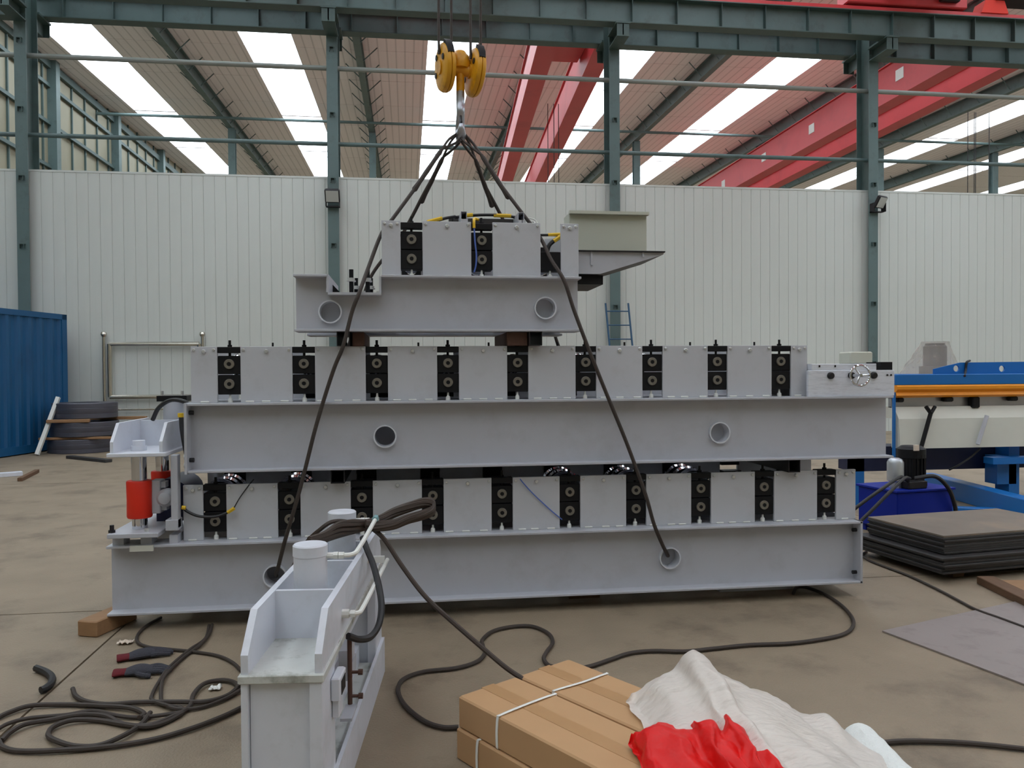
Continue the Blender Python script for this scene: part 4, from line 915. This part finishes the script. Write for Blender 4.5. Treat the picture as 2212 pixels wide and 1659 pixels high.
for (xa_, ya_, xb_, yb_), mt in (((2010, 894, 1990, 966), 'black'), ((2132, 898, 2112, 960), 'grey')):
    a = PY(xa_, ya_, YB-.07); b = PY(xb_, yb_, YB-.09); MB().tube([a, b], .022, 6).build('lever', mt, bm_)
MB().tube([PY(2000, 878, YB-.06), PY(2011, 893, YB-.07)], .02, 6).tube([PY(2020, 878, YB-.06), PY(2011, 893, YB-.07)], .018, 6).build('lever_fork', 'black', bm_)
MB().box(BL-.02, BL, YB, YB+.03, bz(992), bz(846)).build('end_frame', 'mblue', bm_, False)
MB().box(BL-.28, BL-.16, YB+.3, YB+.42, 0, bz(990)).build('leg', 'mblue', bm_, False)
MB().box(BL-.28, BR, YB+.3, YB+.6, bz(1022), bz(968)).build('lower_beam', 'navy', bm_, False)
MB().box(bx_(2140), BR, YB-.04, YB+.1, bz(1004), bz(990)).build('step_beam', 'mblue', bm_, False)
MB().box(bx_(2170), bx_(2212), YB+.1, YB+.28, bz(1052), bz(990)).build('foot_bracket', 'mblue', bm_, False)
MB().box(bx_(2196), bx_(2196)+.12, YB+.1, YB+.3, 0, bz(968)).build('leg', 'mblue', bm_, False)
for p, q, w, h_ in (((2010, 1060), (2230, 1125), .16, .2), ((2060, 1105), (2240, 1112), .1, .05)):
    p, q = PZ(*p), PZ(*q); d = q-p; T_ = Matrix.Translation(p) @ Matrix.Rotation(math.atan2(d.y, d.x), 4, 'Z')
    MB(T_).box(-.1, d.length, -w/2, w/2, 0, h_, .006).build('floor_beam', 'mblue', bm_, False)
MB().tube(crom([PY(2095, 779, YB+.12), PY(2088, 783, YB+.1), PY(2086, 800, YB+.1), PY(2084, 812, YB-.01)], 5), .012, 6).build('cable', 'hose', bm_)
MB().tube(crom([PY(2118, 968, YB-.03), PY(2100, 985, YB), PY(2070, 1005, YB), PY(2050, 1015, YB+.05)], 5), .01, 6).build('cable', 'hose', bm_)
# ---- wrapped motor on the machine
MB().box(bx_(1950), bx_(2100), YB+.35, YB+.85, bz(808)-.09, bz(808)-.041).build('motor_shelf', 'mblue', bm_, False)
wm = thing('wrapped_motor', 'grey motor under stretch wrap on top of the blue folding machine', 'motor', PY(2008, 805, 8.3))
q = PY(2008, 800, 8.1); zt = PY(2020, 742, 8.1).z; z0 = bz(808)
MB().box(q.x-.3, q.x+.3, 7.86, 8.3, z0-.04, z0).build('stand', 'mblue', wm, False)
MB().lathe((q.x+.05, 8.08, z0), (0, 0, zt-z0), [(0, .16), (.25, .16), (.26, .12), (.9, .12), (.95, .1), (1, .1)], 20).build('motor_body', 'dark', wm)
rows = []
for i in range(15):
    t = i/14; rr = .20*(1-t)**1.3+.15
    rows.append([(q.x+.05*t+rr*math.cos(2*math.pi*k/28)*(1+.12*noise.noise(Vector((k*.9, t*4, 1)))), 8.08+rr*.8*math.sin(2*math.pi*k/28), z0+(zt-z0+.02)*t) for k in range(28)])
mbw = MB().grid(rows, True); mbw.add(rows[-1], [tuple(range(28))]); mbw.build('stretch_wrap', 'wrap', wm)
# ---- hydraulic power unit
hp = thing('hydraulic_power_unit', 'ultramarine oil tank with a black motor on top, beside the plate stack', 'power unit', (4.36, 6.4, 0))
HT_ = Matrix.Translation((4.10, 6.2, 0)) @ Matrix.Rotation(math.radians(10), 4, 'Z')
MB(HT_).box(0, .60, 0, .46, .06, .39, .006).build('tank', 'tblue', hp, False)
MB(HT_).box(-.015, .615, -.015, .475, .39, .41, .003).build('lid', 'tblue', hp, False)
for u in (.03, .53):
    for v in (.03, .4): MB(HT_).box(u, u+.04, v, v+.04, 0, .06).build('foot', 'tblue', hp, False)
mo = MB(HT_).lathe((.36, .22, .43), (0, 0, .33), [(0, .125), (.06, .125), (.08, .105), (.68, .105), (.69, .118), (.92, .118), (1, .085)], 24).build('motor', 'black', hp)
for k in range(16):
    a = 2*math.pi*k/16; MB(HT_).box(.36+.10*math.cos(a)-.004, .36+.10*math.cos(a)+.004, .22+.10*math.sin(a)-.02, .22+.10*math.sin(a)+.02, .49, .69).build('cooling_fin', 'black', mo, False)
MB(HT_).box(.27, .32, .09, .105, .73, .78).build('name_plate', 'paper', mo, False)
MB(HT_).box(.27, .45, .13, .31, .41, .45).build('motor_flange', 'dark', hp, False)
MB(HT_).lathe((.12, .15, .41), (0, 0, .26), [(0, .05), (.2, .05), (.25, .068), (.85, .068), (.95, .055), (1, .03)], 20).build('oil_filter', 'aluminium', hp)
MB(HT_).box(.14, .34, .02, .12, .41, .475, .006).build('valve_block', 'dark', hp, False)
MB(HT_).tube(crom([(.16, .05, .48), (.0, -.03, .53), (-.22, -.10, .47), (-.50, -.1, .32), (-.75, -.1, .16), (-1.0, -.05, .03)], 8), .014, 8).build('hose', 'hose', hp)
MB(HT_).tube(crom([(.18, .05, .5), (.02, -.05, .52), (-.2, -.12, .42), (-.46, -.14, .24), (-.7, -.16, .10), (-.95, -.12, .02)], 8), .014, 8).build('hose', 'hose', hp)
MB(HT_).tube(crom([(.22, .04, .5), (.36, -.04, .52), (.48, -.06, .42), (.56, -.05, .28), (.62, -.02, .14)], 8), .018, 8).build('hose', 'hose', hp)
# ---- stack of steel plates on battens
def plate_(N, ang, w, d, z, th, lab, grp):
    T_ = Matrix.Translation((N[0], N[1], z)) @ Matrix.Rotation(ang, 4, 'Z')
    o = solo(MB(T_).box(0, w, 0, d, 0, th, .002), 'steel_plate', 'plated', lab, 'plate', grp, False)
    return o
ORD = ['first', 'second', 'third', 'fourth', 'fifth', 'sixth', 'seventh']
z = .055
for k in range(7):
    plate_((3.56+random.uniform(-.022, .015), 4.88+random.uniform(-.018, .015)), math.radians(8), 1.35, .86, z, .0155, 'dark steel plate of the wider lower pile, ' + ('lowest of the plate stack' if k == 0 else '%s above the lowest' % ORD[k-1]), 'plates of the lower half'); z += .016
z += .004
for k in range(8):
    o = plate_((3.62+random.uniform(-.012, .012), 4.965+random.uniform(-.01, .01)), math.radians(8), 1.25, .74, z, .0155, 'dark steel plate of the upper pile, %s below the dusty top plate' % ORD[6-k] if k < 7 else 'dusty brown-grey steel plate on top of the plate stack', 'plates of the upper half' if k < 7 else None); z += .016
o.data.materials[0] = M['plate']
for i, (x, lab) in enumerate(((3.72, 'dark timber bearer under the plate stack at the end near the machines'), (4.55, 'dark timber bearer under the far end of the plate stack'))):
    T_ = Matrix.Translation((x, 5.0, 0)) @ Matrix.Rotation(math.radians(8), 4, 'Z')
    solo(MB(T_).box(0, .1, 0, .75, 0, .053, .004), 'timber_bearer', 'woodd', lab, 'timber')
a = PZ(2080, 1262, .0); b = PZ(2240, 1345, .0); d = b-a
T_ = Matrix.Translation(a+Vector((.10, .0, 0))) @ Matrix.Rotation(math.atan2(d.y, d.x), 4, 'Z')
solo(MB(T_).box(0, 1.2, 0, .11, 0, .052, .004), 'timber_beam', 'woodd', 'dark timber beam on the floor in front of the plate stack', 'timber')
solo(MB(T_).box(.05, 1.2, .13, .30, 0, .04, .004), 'timber_plank', 'wood', 'light timber plank on the floor in front of the plate stack', 'timber')
# ---- steel sheet on the floor
e1 = Vector((.946, .323, 0)); e2 = Vector((.25, -.968, 0)); T_ = Matrix(((e1.x, -e2.x, 0, 2.57), (e1.y, -e2.y, 0, 4.02), (0, 0, 1, 0), (0, 0, 0, 1)))
solo(MB(T_).box(0, 1.7, -1.5, 0, .001, .009), 'steel_sheet', 'sheet', 'large worn steel sheet lying flat on the floor', 'sheet', None, False)
